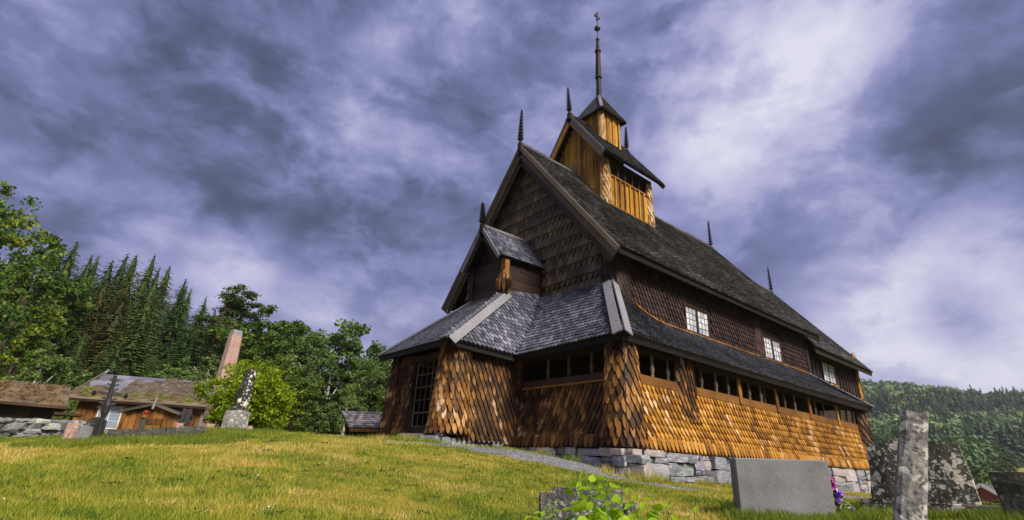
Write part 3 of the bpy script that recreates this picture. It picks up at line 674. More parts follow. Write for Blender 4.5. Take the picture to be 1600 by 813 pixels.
# chancel
YCH = 2.0
bd = []
for k, x in enumerate(np.arange(17.0, 24.1, .44)):
    if 18.9 < x+.2 < 20.9:
        MB().box((x, YCH-.03, 5.36), (x+.425, YCH+.03, 6.5)).build('plank', m_nave, church); continue
    MB().box((x, YCH-.03, 3.6), (x+.425, YCH+.03, 6.5)).build('plank', m_nave, church)
for x in np.arange(17.0, 24.3, .44):
    if 18.95 < x < 21.0: continue
    MB().box((x-.05, YCH-.075, 3.6), (x+.035, YCH-.031, 6.5)).build('batten', m_nave, church)
window(19.16, 20.74, 4.33, 5.25, YCH, 2, 3)
cc = lambda s, t: np.array([24.2+.14*math.sin(R(200+200*s-200))-.1+.14*s, YCH-.06-.10*math.sin(math.pi*s)+.1*s*s, 3.4+3.0*t])
o = slab('corner_column', cc, .04, m_dark, church, ns=8)
for f in surf_frames(cc, .2, .13): WALLSH.append((f, 'point', .013, .03, m_ochre, o, False))
# ---- main roofs
XV0, XV1, YE, ZNE, ZR = 1.39, 17.02, 1.07, 6.06, 12.38
def sag(s): return -.05*math.sin(math.pi*s)
def nroofS(s, t): q = ruled((XV0, YE, ZNE), (XV1, YE, ZNE), (XV0, YC, ZR), (XV1, YC, ZR))(s, t); q[2] += sag(s); return q
def nroofN(s, t): q = ruled((XV1, 2*YC-YE, ZNE), (XV0, 2*YC-YE, ZNE), (XV1, YC, ZR), (XV0, YC, ZR))(s, t); q[2] += sag(s); return q
shingle_roof('nave_roof', nroofS, .19, .145, 'square', m_roof, th=.028, lift=.07, jit=.12, thick=.14)
shingle_roof('nave_roof', nroofN, .3, .3, 'square', m_roof, thick=.14)
CX1, CYE, CZE, CZR = 24.75, 1.25, 5.46, 11.42
shingle_roof('chancel_roof', ruled((16.7, CYE, CZE+.12), (CX1, CYE, CZE), (16.7, YC, CZR), (CX1, YC, CZR)), .18, .17, 'square', m_roof, th=.02, lift=.05, jit=.1, thick=.14)
shingle_roof('chancel_roof', ruled((CX1, 2*YC-CYE, CZE), (16.7, 2*YC-CYE, CZE+.1), (CX1, YC, CZR), (16.7, YC, CZR)), .3, .3, 'square', m_roof, thick=.14, do=False)
MB().prism([(16.72, YN+.1, 5.8), (16.72, 2*YC-YN-.1, 5.8), (16.72, YC, 12.0)], (.1, 0, 0)).build('gable_wall', m_nave, church)
MB().prism([(24.05, 2.1, 0), (24.05, 2*YC-2.1, 0), (24.05, 2*YC-2.1, 6.0), (24.05, YC, 11.0), (24.05, 2.1, 6.0)], (.12, 0, 0)).build('gable_wall', m_nave, church)
# soffit beam and eave fascia of the nave, its shade put in as black
beam('eave_board', (XV0+.05, YE+.07, ZNE-.13), (XV1-.02, YE+.07, ZNE-.13), .05, .16, m_black); beam('eave_board', (16.75, CYE+.07, CZE-.1), (CX1-.02, CYE+.07, CZE-.13), .05, .16, m_black)
beam('wall_plate', (XW, YN-.06, 6.42), (16.8, YN-.06, 6.42), .16, .2, m_dark)
# ridge boards
beam('ridge_board', (XV0, YC, ZR+.06), (XV1, YC, ZR+.06), .16, .10, m_roof); beam('ridge_board', (17.05, YC, CZR+.06), (CX1, YC, CZR+.06), .16, .10, m_roof)
# ---- west gable: long pointed shingles in bands
sl_ = (ZR-ZNE)/(YC-YE)
def gable(s, t):
    z = 5.15+(11.75-5.15)*t; half = min(YC-YN-.45, max(.02, (12.02-z)/sl_)); return np.array([XW, YC+half-2*half*s, z])
gw = slab('gable_wall', gable, .08, m_dark, church, ns=12, nt=40)
gfr = [f for f in surf_frames(gable, .275, .26, jit=.04) if not (f[0][1] > 5.1 and f[0][1] < 7.2 and f[0][2] < 6.7)]
GAB_INDIV = 150
def grow(f): return int(round((f[0][2]-5.15)/(6.6/24)))
gfr.sort(key=lambda f: (f[0][1]-4.2)**2 + (f[0][2]-7.5)**2)
def gtip(f): return ('tri', .024, .075) if grow(f) % 2 else ('square', .030, .095)   # butts alternate: a straight course over a pointed one
for f in gfr[:GAB_INDIV]: single('shingle', f, *gtip(f), m_gab, gw)
for par in (0, 1):
    fs = [f for f in gfr[GAB_INDIV:] if grow(f) % 2 == par]
    if fs: tag(joined('gable_shingles', fs, *gtip(fs[0]), m_gab, gw), kind='stuff')
# barge boards with sawn teeth
def barge(name, x, low, top, width, drop, th, material, teeth=0, tooth=.05, parent=church):
    """board in the plane x, from low (y,z) to top, its upper edge `drop` below that line"""
    l = Vector((0, *low)); t = Vector((0, *top)); d = (t-l); L = d.length; d.normalize(); n = Vector((0, -d.z, d.y)); 
    if n.z > 0: n = -n
    up_ = [l+n*drop, t+n*drop]
    lowe = []
    k = teeth or 1
    for i in range(k+1):
        a = L*i/k
        if teeth and i: lowe.append(l+d*(a-L/k*.5)+n*(drop+width+tooth))
        lowe.append(l+d*a+n*(drop+width))
    poly = [p+Vector((x, 0, 0)) for p in (up_ + lowe[::-1])]
    # as a strip of quads (concave outline): build front/back per tooth
    mb = MB(); m = len(lowe)
    V = []
    for j, q in enumerate(lowe):
        a = (q-l).dot(d); u_ = l+d*a+n*drop
        V += [u_+Vector((x, 0, 0)), q+Vector((x, 0, 0)), u_+Vector((x+th, 0, 0)), q+Vector((x+th, 0, 0))]
    F = []
    for j in range(m-1):
        b = j*4; c = b+4
        F += [(b, b+1, c+1, c), (b+2, c+2, c+3, b+3), (b+1, b+3, c+3, c+1), (b, c, c+2, b+2)]
    F += [(0, 2, 3, 1), ((m-1)*4, (m-1)*4+1, (m-1)*4+3, (m-1)*4+2)]
    return mb.add(V, F).build(name, material, parent)
for sgn in (-1, 1):
    lo = (YC+sgn*(YC-YE+.05), ZNE-.06); tp = (YC, ZR+.02)
    barge('barge_board', XV0-.07, lo, tp, .17, .00, .07, m_barge)
    barge('barge_board', XV0-.02, (lo[0], lo[1]), tp, .20, .20, .06, m_barge)
    barge('barge_board', XV0+.05, (lo[0], lo[1]), tp, .17, .40, .05, m_dark, teeth=44, tooth=.09)
    barge('barge_board', CX1, (YC+sgn*(YC-CYE), CZE), (YC, CZR), .2, .0, .06, m_barge)
    barge('barge_board', XV1, (YC+sgn*(YC-YE), ZNE), (YC, ZR), .2, .0, .06, m_barge)
# ---- gablet over the porch
GX0, GX1 = -.32, 1.9; GE = 1.16; GZE, GZR = 6.38, 7.86
gl = lambda sg: ruled((GX0, YC-GE, GZE), (GX1+.02, YC-GE, GZE+.06), (GX0, YC, GZR), (GX1+.02, YC, GZR+.05))
shingle_roof('gablet_roof', gl(-1), .16, .15, 'round', m_silver)
shingle_roof('gablet_roof', ruled((GX1, YC+GE, GZE), (GX0, YC+GE, GZE), (GX1, YC, GZR), (GX0, YC, GZR)), .16, .16, 'round', m_silver)
beam('ridge_board', (GX0-.02, YC, GZR+.05), (GX1+.02, YC, GZR+.10), .13, .07, m_roof)
for sgn in (-1, 1):
    barge('barge_board', GX0-.05, (YC+sgn*(GE+.04), GZE-.04), (YC, GZR+.03), .13, .0, .05, m_greyboard)
    barge('barge_board', GX0+.01, (YC+sgn*(GE+.04), GZE-.04), (YC, GZR+.03), .16, .12, .04, m_dark, teeth=14, tooth=.06)
for k in range(4):   # log walls of the gablet
    z = 5.02+k*.36
    MB().box((.14, YC-.93, z), (1.93, YC-.83, z+.345)).build('log', m_nave, church); MB().box((.14, YC+.83, z), (1.93, YC+.93, z+.345)).build('log', m_nave, church)
    MB().box((.10, YC-.84, z), (.20, YC+.84, z+.345)).build('log', m_nave, church)
MB().lathe((.98, YC-.935, 6.18), [(.075, 0), (.075, -.02)], 10, axis=(0, 1, 0)).build('peep_hole', m_iron, church)
MB().prism([(.16, YC-.9, 6.45), (.16, YC+.9, 6.45), (.16, YC, 7.6)], (.05, 0, 0)).build('gablet_front', m_nave, church)
for yy in (-.35, .35): MB().bar((.12, YC+yy, 6.45), (.12, YC+yy*.15, 7.25), .07, .07, (1, 0, 0)).build('gablet_strut', m_dark, church)
for yy in (-.97, .97): MB().box((.02, YC+yy-.12, 5.0), (.22, YC+yy+.12, 6.5)).build('gablet_post', m_beam if yy < 0 else m_dark, church)
# the shingled corbel under the gablet's corner
def corb(s, t):
    a = R(150+160*s); r = .05+.20*math.sin(math.pi*(.12+.78*t)); return np.array([.08+r*math.cos(a), YC-1.0+r*math.sin(a), 5.02+.78*t])
cb_ = slab('corbel', corb, .04, m_dark, church, ns=10)
for f in surf_frames(corb, .15, .12): WALLSH.append((f, 'point', .016, .035, m_col, cb_, False))
# ---- ridge tower
TX0, TX1, TY0, TY1 = 4.95, 8.5, 4.5, 7.82
TE, TZE, TZR, TV0, TV1 = 2.16, 12.6, 15.66, 4.42, 8.92
ts = (TZR-TZE)/TE
tw = MB().box((TX0+.06, TY0+.2, 9.6), (TX1-.06, TY1-.2, 12.75)).build('tower_core', m_dark, church)
y = TY0
while y < TY1-.05:
    w = random.uniform(.17, .25); y1 = min(y+w, TY1); zt = TZR-.12-ts*max(abs(y-YC), abs(y1-YC)); out = random.choice((0, .05, .07))
    MB().box((TX0-.02-out, y+.012, 9.9), (TX0+.05, y1-.012, zt)).build('plank', m_ochreplank, church); y = y1
for k in range(8):
    x = TX0+.36+k*(TX1-TX0-.72)/8; w = (TX1-TX0-.72)/8
    MB().box((x, TY0+.02, 10.0), (x+w-.008, TY0+.10, 11.86)).build('plank', m_ochreplank, church)
    MB().box((x-.045, TY0-.06, 10.32), (x+.035, TY0+.018, 11.86)).build('batten', m_ochreplank, church)
MB().box((TX0+.30, TY0-.05, 11.84), (TX1-.30, TY0+.12, 11.93)).build('tower_rail', m_ochreplank, church)
MB().box((TX0+.30, TY0-.09, 10.22), (TX1-.30, TY0+.03, 10.32)).build('tower_rail', m_beam, church)
MB().box((TX0+.2, TY0-.16, 10.08), (TX1-.2, TY0-.06, 10.17)).build('tower_rail', m_barge, church)
for k in range(6):
    x = TX0+.42+k*.53; MB().box((x-.05, TY0-.02, 11.935), (x+.05, TY0+.08, 12.75)).build('tower_post', m_dark, church)
MB().box((TX0+.02, TY1-.1, 9.9), (TX1, TY1, 12.6)).build('tower_back', m_ochreplank, church); MB().box((TX1-.05, TY0+.15, 9.9), (TX1, TY1-.1, 12.6)).build('tower_back', m_ochreplank, church)
MB().box((TX0+.05, TY0-.05, 12.62), (TX1-.05, TY0+.12, 12.78)).build('wall_plate', m_dark, church)
for cx, a0, a1 in ((TX0+.17, 170, 345), (TX1-.17, 195, 370)):
    P = (lambda cx, a0, a1: lambda s, t: np.array([cx+(.25-.07*t)*math.cos(R(a0+(a1-a0)*s)), TY0+.15+(.25-.07*t)*math.sin(R(a0+(a1-a0)*s)), 10.05+2.5*t]))(cx, a0, a1)
    o = slab('corner_column', P, .04, m_dark, church, ns=12)
    for f in surf_frames(P, .2, .14): WALLSH.append((f, 'point', .016, .05, m_palecol, o, False))
shingle_roof('tower_roof', ruled((TV0, YC-TE, TZE), (TV1, YC-TE, TZE), (TV0, YC, TZR), (TV1, YC, TZR)), .16, .14, 'round', m_roof, jit=.08, thick=.12)
shingle_roof('tower_roof', ruled((TV1, YC+TE, TZE), (TV0, YC+TE, TZE), (TV1, YC, TZR), (TV0, YC, TZR)), .2, .2, 'round', m_roof, thick=.12)
for sgn in (-1, 1):
    barge('barge_board', TV0-.06, (YC+sgn*(TE+.03), TZE-.03), (YC, TZR+.04), .10, .0, .06, m_roof)
    barge('barge_board', TV0-.03, (YC+sgn*(TE+.03), TZE-.03), (YC, TZR+.04), .22, .10, .05, m_ochreplank if sgn > 0 else m_barge, teeth=26, tooth=.06)
    barge('barge_board', TV1, (YC+sgn*(TE+.03), TZE-.03), (YC, TZR+.04), .2, .0, .05, m_barge)
# louvre on the west face
MB().box((TX0-.10, YC-.12, 12.42), (TX0-.02, YC+.28, 12.95)).build('hatch', m_barge, church)
# ---- turret and spire
UX, UY = 6.68, YC; ua = .70
MB().box((UX-ua+.04, UY-ua+.04, 13.6), (UX+ua-.04, UY+ua-.04, 16.4)).build('turret_core', m_dark, church)
for k in range(5):
    w = 2*(ua-.14)/5; a = -ua+.14+k*w; o_ = .05*(k % 2)
    MB().box((UX+a+.004, UY-ua-.01-o_, 14.0), (UX+a+w-.004, UY-ua+.05, 16.45)).build('plank', m_ochreplank, church)
    MB().box((UX-ua-.01-o_, UY+a+.004, 14.0), (UX-ua+.05, UY+a+w-.004, 16.45)).build('plank', m_ochreplank, church)
    MB().box((UX+ua-.05, UY+a+.004, 14.0), (UX+ua, UY+a+w-.004, 16.45)).build('plank', m_ochreplank, church)
for sx, sy, a0, a1 in ((-1, -1, 150, 300), (1, -1, 240, 390), (-1, 1, 60, 210)):
    P = (lambda cx, cy, a0, a1: lambda s, t: np.array([cx+.15*math.cos(R(a0+(a1-a0)*s)), cy+.15*math.sin(R(a0+(a1-a0)*s)), 14.2+2.15*t]))(UX+sx*(ua-.08), UY+sy*(ua-.08), a0, a1)
    o = slab('corner_column', P, .03, m_dark, church, ns=10)
    for f in surf_frames(P, .16, .09): WALLSH.append((f, 'point', .012, .022, m_palecol, o, False))
ub = .98; UZ, UT = 16.28, 17.95
def pyr(k):
    c = [(-1, -1), (1, -1), (1, 1), (-1, 1)]; a = c[k]; b = c[(k+1) % 4]
    def P(s, t):
        r = ub*(1-t)**.92+.11*t; z = UZ+(UT-UZ)*t-.06*math.sin(math.pi*t)
        return np.array([UX+r*(a[0]*(1-s)+b[0]*s), UY+r*(a[1]*(1-s)+b[1]*s), z])
    return P
for k in range(4): shingle_roof('turret_roof', pyr(k), .15, .13, 'round', m_roofblue if k else m_roof, ns=8, thick=.07)
for sx, sy in ((-1, -1), (1, -1), (-1, 1)):
    MB().bar((UX+sx*ub, UY+sy*ub, UZ+.06), (UX+sx*.12, UY+sy*.12, UT+.05), .17, .05, (-sx*.2, -sy*.2, 1)).build('hip_board', m_greyboard if sx < 0 and sy < 0 else m_roof, church)
sp_ = MB().lathe((UX, UY, UT-.1), [(.17, 0), (.145, .3), (.125, 1.48), (.19, 1.50), (.165, 1.62), (.125, 3.28), (.18, 3.36), (.18, 3.46), (.10, 3.56), (.085, 4.2), (.12, 4.24), (.10, 4.32), (.03, 4.36)], 8).build('spire', m_black, church)
MB().lathe((UX, UY, UT+4.2), [(.022, 0), (.022, 1.85)], 6).build('spire_rod', m_iron, sp_)
MB().lathe((UX, UY, UT+4.85), [(.02, 0), (.14, .06), (.19, .17), (.14, .28), (.02, .34)], 10).build('spire_ball', m_iron, sp_, True)
cr = MB().box((UX-.04, UY-.04, UT+5.6), (UX+.04, UY+.04, UT+6.15)).box((UX-.16, UY-.03, UT+5.86), (UX-.041, UY+.03, UT+5.94)).box((UX+.041, UY-.03, UT+5.86), (UX+.16, UY+.03, UT+5.94))
for p in ((-.17, 5.9), (.17, 5.9), (0, 6.17)): cr.box((UX+p[0]-.055, UY-.035, UT+p[1]-.055), (UX+p[0]+.055, UY+.035, UT+p[1]+.055))
cr.build('spire_cross', m_iron, sp_)
# ---- carved crests (finials) on the ridge ends
def finial(x, z, h, lean=0.):
    k = 9; mb = MB(); c = Vector((x, YC, z)); ax = Vector((lean+random.gauss(0, .012), random.gauss(0, .015), 1))
    mb.lathe(c-Vector((0, 0, .35)), [(.11, 0), (.12, .35), (.07, .42)], 6)
    pr = [(.07, 0)]
    for i in range(k):
        f = i/k; w = .115*(1-.62*f); z0 = h*(.10+.80*f); dz = h*.80/k
        pr += [(w*.45, z0), (w, z0+dz*.35), (w*.92, z0+dz*.55), (w*.4, z0+dz*.95)]
    pr += [(.05, h*.93), (.03, h*.96), (.008, h)]
    mb.lathe(c, pr, 6, axis=ax, sx=1.25)
    for i in range(k):   # carved hooks
        f = i/k; zz = h*(.12+.80*f); w = .155*(1-.55*f)
        for a in range(4):
            d = Vector((math.cos(a*math.pi/2+.4), math.sin(a*math.pi/2+.4), 0)); p = c+ax*zz
            mb.bar(p+d*.03, p+d*w+Vector((0, 0, .07)), .045*(1-.5*f), .03)
    return mb.build('finial', m_black, church)
finial(XV0-.05, ZR+.05, 1.85, -.02); finial(XV1-.1, ZR+.05, 1.85); finial(CX1-.1, CZR+.05, 1.9); finial(TV0-.02, TZR+.05, 1.65, -.06); finial(TV1-.05, TZR+.05, 1.6); finial(GX0-.02, GZR+.05, 1.0, -.03)
# ---- wall shingles: the 300 that show largest are parts of their own, the rest joined per wall
def score(f):
    d = np.array(EYE)-f[0]; r = np.linalg.norm(d); return max(0, (d/r)@f[3])*f[4]*f[5]/r**2
cand = sorted([q for q in WALLSH if q[6]], key=lambda q: -score(q[0]))
ind = set(id(q[0]) for q in cand[:300])
from collections import defaultdict
rest = defaultdict(list)
for q in WALLSH:
    f, tip, th, lift, material, w, _ = q
    if id(f) in ind: single('shingle', f, tip, th, lift, material, w)
    else: rest[(tip, th, lift, material.name, w.name)].append(q)
for key, qs in rest.items():
    tag(joined('wall_shingles', [q[0] for q in qs], qs[0][1], qs[0][2], qs[0][3], qs[0][4], qs[0][5]), kind='stuff')
# ---- stone foundation
def stone_mesh(name, c, sz, material, parent, rotz=0., jag=.14, n=2, seed=None):
    """an angular block: a subdivided box with its corners pulled about"""
    V = []; F = []; nx, ny, nz = 3, 2, 2
    import itertools
    idx = {}
    def vid(i, j, k):
        key = (i, j, k)
        if key not in idx:
            fx, fy, fz = i/nx-.5, j/ny-.5, k/nz-.5
            rr = 1-.045*((abs(fx) > .49)+(abs(fy) > .49)+(abs(fz) > .49)-1)
            v = Vector((fx*rr*sz[0]+random.gauss(0, jag*.25)*sz[0]*.4, fy*rr*sz[1]+random.gauss(0, jag*.2)*sz[1]*.4, fz*rr*sz[2]+random.gauss(0, jag*.3)*sz[2]*.4))
            v.rotate(Matrix.Rotation(rotz, 3, 'Z')); idx[key] = len(V); V.append(v+Vector(c))
        return idx[key]
    for k in (0, nz):
        for i in range(nx):
            for j in range(ny):
                q = (vid(i, j, k), vid(i+1, j, k), vid(i+1, j+1, k), vid(i, j+1, k)); F.append(q if k else q[::-1])
    for j in (0, ny):
        for i in range(nx):
            for k in range(nz):
                q = (vid(i, j, k), vid(i+1, j, k), vid(i+1, j, k+1), vid(i, j, k+1)); F.append(q[::-1] if j else q)
    for i in (0, nx):
        for j in range(ny):
            for k in range(nz):
                q = (vid(i, j, k), vid(i, j+1, k), vid(i, j+1, k+1), vid(i, j, k+1)); F.append(q if i else q[::-1])
    return obj(name, V, F, material, parent)
found = MB().box((.10, .10, -1.6), (17.85, 12.2, -.07)).box((-2.3, 4.4, -1.0), (.1, 7.95, -.06)).build('foundation', m_black, church)  # core coloured black for the shade in the gaps between stones
def course(p, q, depth=.36, zt=-.03, hs=(.13, .30), ws=(.35, 1.0), out=.02):
    p = Vector((*p, 0)); q = Vector((*q, 0)); d = (q-p); L = d.length; d.normalize(); ang = math.atan2(d.y, d.x); nrm_ = Vector((d.y, -d.x, 0))
    # columns of uneven stones: each bay is cut into its own courses, so that joints never run through
    a = -.15
    while a < L:
        W = random.uniform(*ws)*1.15; z = zt+random.gauss(0, .012)
        while z > -1.25:
            big = random.random() < .28; h = random.uniform(*hs)*(1.75 if big else random.choice((.55, .8, 1.0)))
            n = 1 if big or random.random() < .5 else random.choice((2, 2, 3)); cuts = [0]+sorted(random.uniform(.25, .75) if n == 2 else random.uniform(.15, .85) for _ in range(n-1))+[1]
            for i in range(n):
                w = W*(cuts[i+1]-cuts[i]); c = p+d*(a+W*(cuts[i]+cuts[i+1])/2)
                if g1(c.x+nrm_.x*.2, c.y+nrm_.y*.2) < z+.02 and a+W*cuts[i+1] > .05 and a+W*cuts[i] < L-.1:
                    o_ = out+random.gauss(0, .04)+.12*min(1, max(0, -z-.25))
                    stone_mesh('stone', (c.x+nrm_.x*o_, c.y+nrm_.y*o_, z-h/2), (w*.975, depth, h*.95), m_slate, found, ang+random.gauss(0, .06), jag=.26)
            z -= h
        a += W
random.seed(21)
course((-.05, .12), (17.8, .12), hs=(.16, .34), ws=(.5, 1.4)); course((.12, 4.3), (.12, -.05), hs=(.14, .26), ws=(.35, .95)); course((-2.35, 4.42), (.1, 4.42), zt=.10, hs=(.12, .2), ws=(.25, .5))
stone_mesh('stone', (-2.45, 4.45, .16), (.26, .3, .1), m_slate, found, .3); stone_mesh('stone', (-2.55, 4.6, .03), (.5, .5, .2), m_slate, found, .4); stone_mesh('stone', (-2.7, 5.6, -.06), (1.0, 2.6, .14), m_slate, found, 0)
# lightning conductor at the corner
MB().lathe((-.06, -.10, -.85), [(.013, 0), (.013, 3.4)], 6).build('conductor', m_iron, church)

# ------------------------------------------------------------------ plants: building blocks
def leaf_cloud(centers, per, spread, size, flat=.0, seed=1, aspect=1.6, droop=0.):
    """leaf-sized quads scattered round clump centres: (V,F)"""
    r = np.random.default_rng(seed); C = np.repeat(np.asarray(centers, float), per, axis=0); n = len(C)
    off = r.normal(0, 1, (n, 3)); off /= np.linalg.norm(off, axis=1)[:, None]; off *= (r.uniform(0, 1, (n, 1))**.5)
    P = C + off*np.asarray(spread)
    nrm_ = off*.8 + r.normal(0, .7, (n, 3)) + np.array([0, 0, .5]); nrm_ /= np.linalg.norm(nrm_, axis=1)[:, None]
    a = np.cross(nrm_, r.normal(0, 1, (n, 3)) + np.array([0, 0, -droop])); a /= np.linalg.norm(a, axis=1)[:, None]; b = np.cross(nrm_, a)
    s = size*r.uniform(.6, 1.3, (n, 1)); w = s/aspect
    V = np.stack([P-a*s*.5, P+b*w*.5-a*s*.05, P+a*s*.5, P-b*w*.5-a*s*.05], 1).reshape(-1, 3)
    return V, np.arange(n*4).reshape(-1, 4)
def limb(mb, p, q, r0, r1, n=6, bends=3, wig=.08):
    p = Vector(p); q = Vector(q); L = (q-p).length; last = p; lr = r0
    for i in range(1, bends+1):
        f = i/bends; c = p.lerp(q, f) + Vector((random.gauss(0, wig), random.gauss(0, wig), 0))*L*(1 if i < bends else 0)
        r = r0+(r1-r0)*f; d = c-last
        mb.lathe(last, [(lr, 0), (r, d.length)], n, axis=d); last = c; lr = r
def mesh_of(name, V, F, material):
    V = np.asarray(V, np.float32); F = np.asarray(F, np.int32); k = F.shape[1]
    m = bpy.data.meshes.new(name); m.vertices.add(len(V)); m.vertices.foreach_set('co', V.ravel()); m.loops.add(F.size); m.loops.foreach_set('vertex_index', F.ravel())
    m.polygons.add(len(F)); m.polygons.foreach_set('loop_start', np.arange(0, F.size, k, dtype=np.int32)); m.polygons.foreach_set('loop_total', np.full(len(F), k, np.int32))
    m.update(calc_edges=True); m.materials.append(material); return m
def mesh_mb(name, mb, material):
    m = bpy.data.meshes.new(name); m.from_pydata([tuple(v) for v in mb.V], [], mb.F); m.update(); m.materials.append(material); return m
def deciduous(seed, width=.36, leafmat=m_leaf, bark=m_bark, leaf=.030, per=60, nclump=110, low=.16, narrow=1.0, droop=0.):
    """a unit-high broadleaf tree: (crown mesh, trunk mesh)"""
    random.seed(seed); r = np.random.default_rng(seed); mb = MB(); limb(mb, (0, 0, -.05), (.01, .01, .75), .022, .006, 7, 5, .01)
    C = []; 
    lobes = [(r.uniform(-.5, .5)*width, r.uniform(-.5, .5)*width, r.uniform(low+.12, .80), r.uniform(.35, .6)) for _ in range(11)] + [(0, 0, .86, .34), (.02, 0, .62, .6)]
    for lx, ly, lz, lr in lobes:
        limb(mb, (0, 0, max(.1, lz-.25)), (lx*.8, ly*.8, lz), .009, .003, 5, 2, .04)
        for _ in range(nclump//len(lobes)+1):
            d = r.normal(0, 1, 3); d /= np.linalg.norm(d); d *= lr*width*r.uniform(.45, 1.0)
            env = 1 if lz < .7 else narrow
            C.append((lx+d[0]*env, ly+d[1]*env, min(.985, max(low, lz+d[2]*.85))))
    C = np.array(C); V, F = leaf_cloud(C, per, (.052, .052, .040), leaf, seed=seed, droop=droop)
    return mesh_of('crown', V, F, leafmat), mesh_mb('trunk', mb, bark)
def spruce(seed, width=.17, leafmat=m_spruce, sparse=1.0, leaf=.030):
    random.seed(seed); r = np.random.default_rng(seed); mb = MB(); limb(mb, (0, 0, -.05), (0, 0, .98), .016, .002, 6, 3, 0.)
    V = []; lv = 40
    for i in range(lv):
        z = .06+.92*(i/lv)**.93; R_ = width*(1-z)**.80*(.78+.4*r.random()) + .006
        nb = int((24 if z < .6 else 15 if z < .85 else 9)*sparse)
        for k in range(nb):
            a = r.uniform(0, 2*np.pi); L = R_*r.uniform(.7, 1.12); nsp = max(2, int(L/.015))
            for j in range(nsp):
                f = (j+.6)/nsp; d = np.array([math.cos(a), math.sin(a), 0]); p = d*L*f + np.array([0, 0, z - .42*L*f + .16*L*f*f])
                side = np.array([-d[1], d[0], 0]); s = leaf*(1.15-.55*f)*(.38+.62*(1-z)**.5)*r.uniform(.7, 1.25); dn = np.array([0, 0, -.6*s])
                ax = d*.55+side*r.normal(0, .5)+np.array([0, 0, -.35]); ax /= np.linalg.norm(ax); b = np.cross(ax, r.normal(0, .6, 3)+np.array([0, 0, 1])); b /= np.linalg.norm(b)
                V += [p-ax*s*.5, p+b*s*.30, p+ax*s*.75, p-b*s*.30]
    for i in range(16):     # inner mass of old boughs, ragged
        z0 = .06+.80*i/16
        for k in range(9):
            a = 2*np.pi*k/9+r.uniform(-.3, .3); w = width*(1-z0)**.9*r.uniform(.20, .40); a2 = a+.75; zt = z0+.10+.04*r.random()
            V += [np.array([math.cos(a)*w, math.sin(a)*w, z0-.03*r.random()]), np.array([math.cos(a2)*w, math.sin(a2)*w, z0-.03*r.random()]), np.array([math.cos(a2)*w*.35, math.sin(a2)*w*.35, zt]), np.array([math.cos(a)*w*.35, math.sin(a)*w*.35, zt])]
    V = np.array(V); return mesh_of('crown', V, np.arange(len(V)).reshape(-1, 4), leafmat), mesh_mb('trunk', mb, m_bark)
def pine(seed):
    random.seed(seed); r = np.random.default_rng(seed); mb = MB(); limb(mb, (0, 0, -.05), (.01, 0, .95), .020, .005, 7, 4, .008)
    C = []
    for i in range(15):
        z = .40+.57*i/14; a = r.uniform(0, 6.28); L = .20*(1.08-z)**.5*r.uniform(.6, 1.15); e = (math.cos(a)*L, math.sin(a)*L, z+.03)
        limb(mb, (0, 0, z-.03), e, .006, .002, 5, 2, .05)
        for j in range(6):
            f = r.uniform(.35, 1.05); C.append((e[0]*f+r.normal(0, .02), e[1]*f+r.normal(0, .02), z+.03*f+r.normal(0, .015)))
    V, F = leaf_cloud(C, 60, (.055, .055, .026), .026, seed=seed, aspect=2.6)
    return mesh_of('crown', V, F, m_spruce), mesh_mb('trunk', mb, m_pinebark)
def place_tree(name, meshes, x, y, h, wide, label, cat, group, rz=None, z=None):
    e = bpy.data.objects.new(name, None); COL.objects.link(e); e.empty_display_size = .3
    e.location = (x, y, g1(x, y)-.05 if z is None else z); e.rotation_euler = (0, 0, random.uniform(0, 6.28) if rz is None else rz); e.scale = (h*wide, h*wide, h)
    for nm, m in zip(('crown', 'trunk'), meshes):
        o = bpy.data.objects.new(nm, m); COL.objects.link(o); o.parent = e
    tag(e, label, cat, group); return e
SPR = [spruce(101, .30), spruce(102, .26), spruce(103, .34)]
BSPR = [spruce(111, .33, m_bspruce)]
DEC = [deciduous(201, .40), deciduous(202, .36), deciduous(203, .42, low=.10)]
BIG = [deciduous(205, .44, nclump=190, per=60, leaf=.022, low=.08)]
BIR = [deciduous(211, .34, m_birchleaf, m_birchbark, .026, 60, 120, low=.12, narrow=.7, droop=1.), deciduous(212, .40, m_birchleaf, m_birchbark, .028, 60, 130, low=.06, narrow=.8, droop=1.)]
PIN = [pine(221), pine(222)]
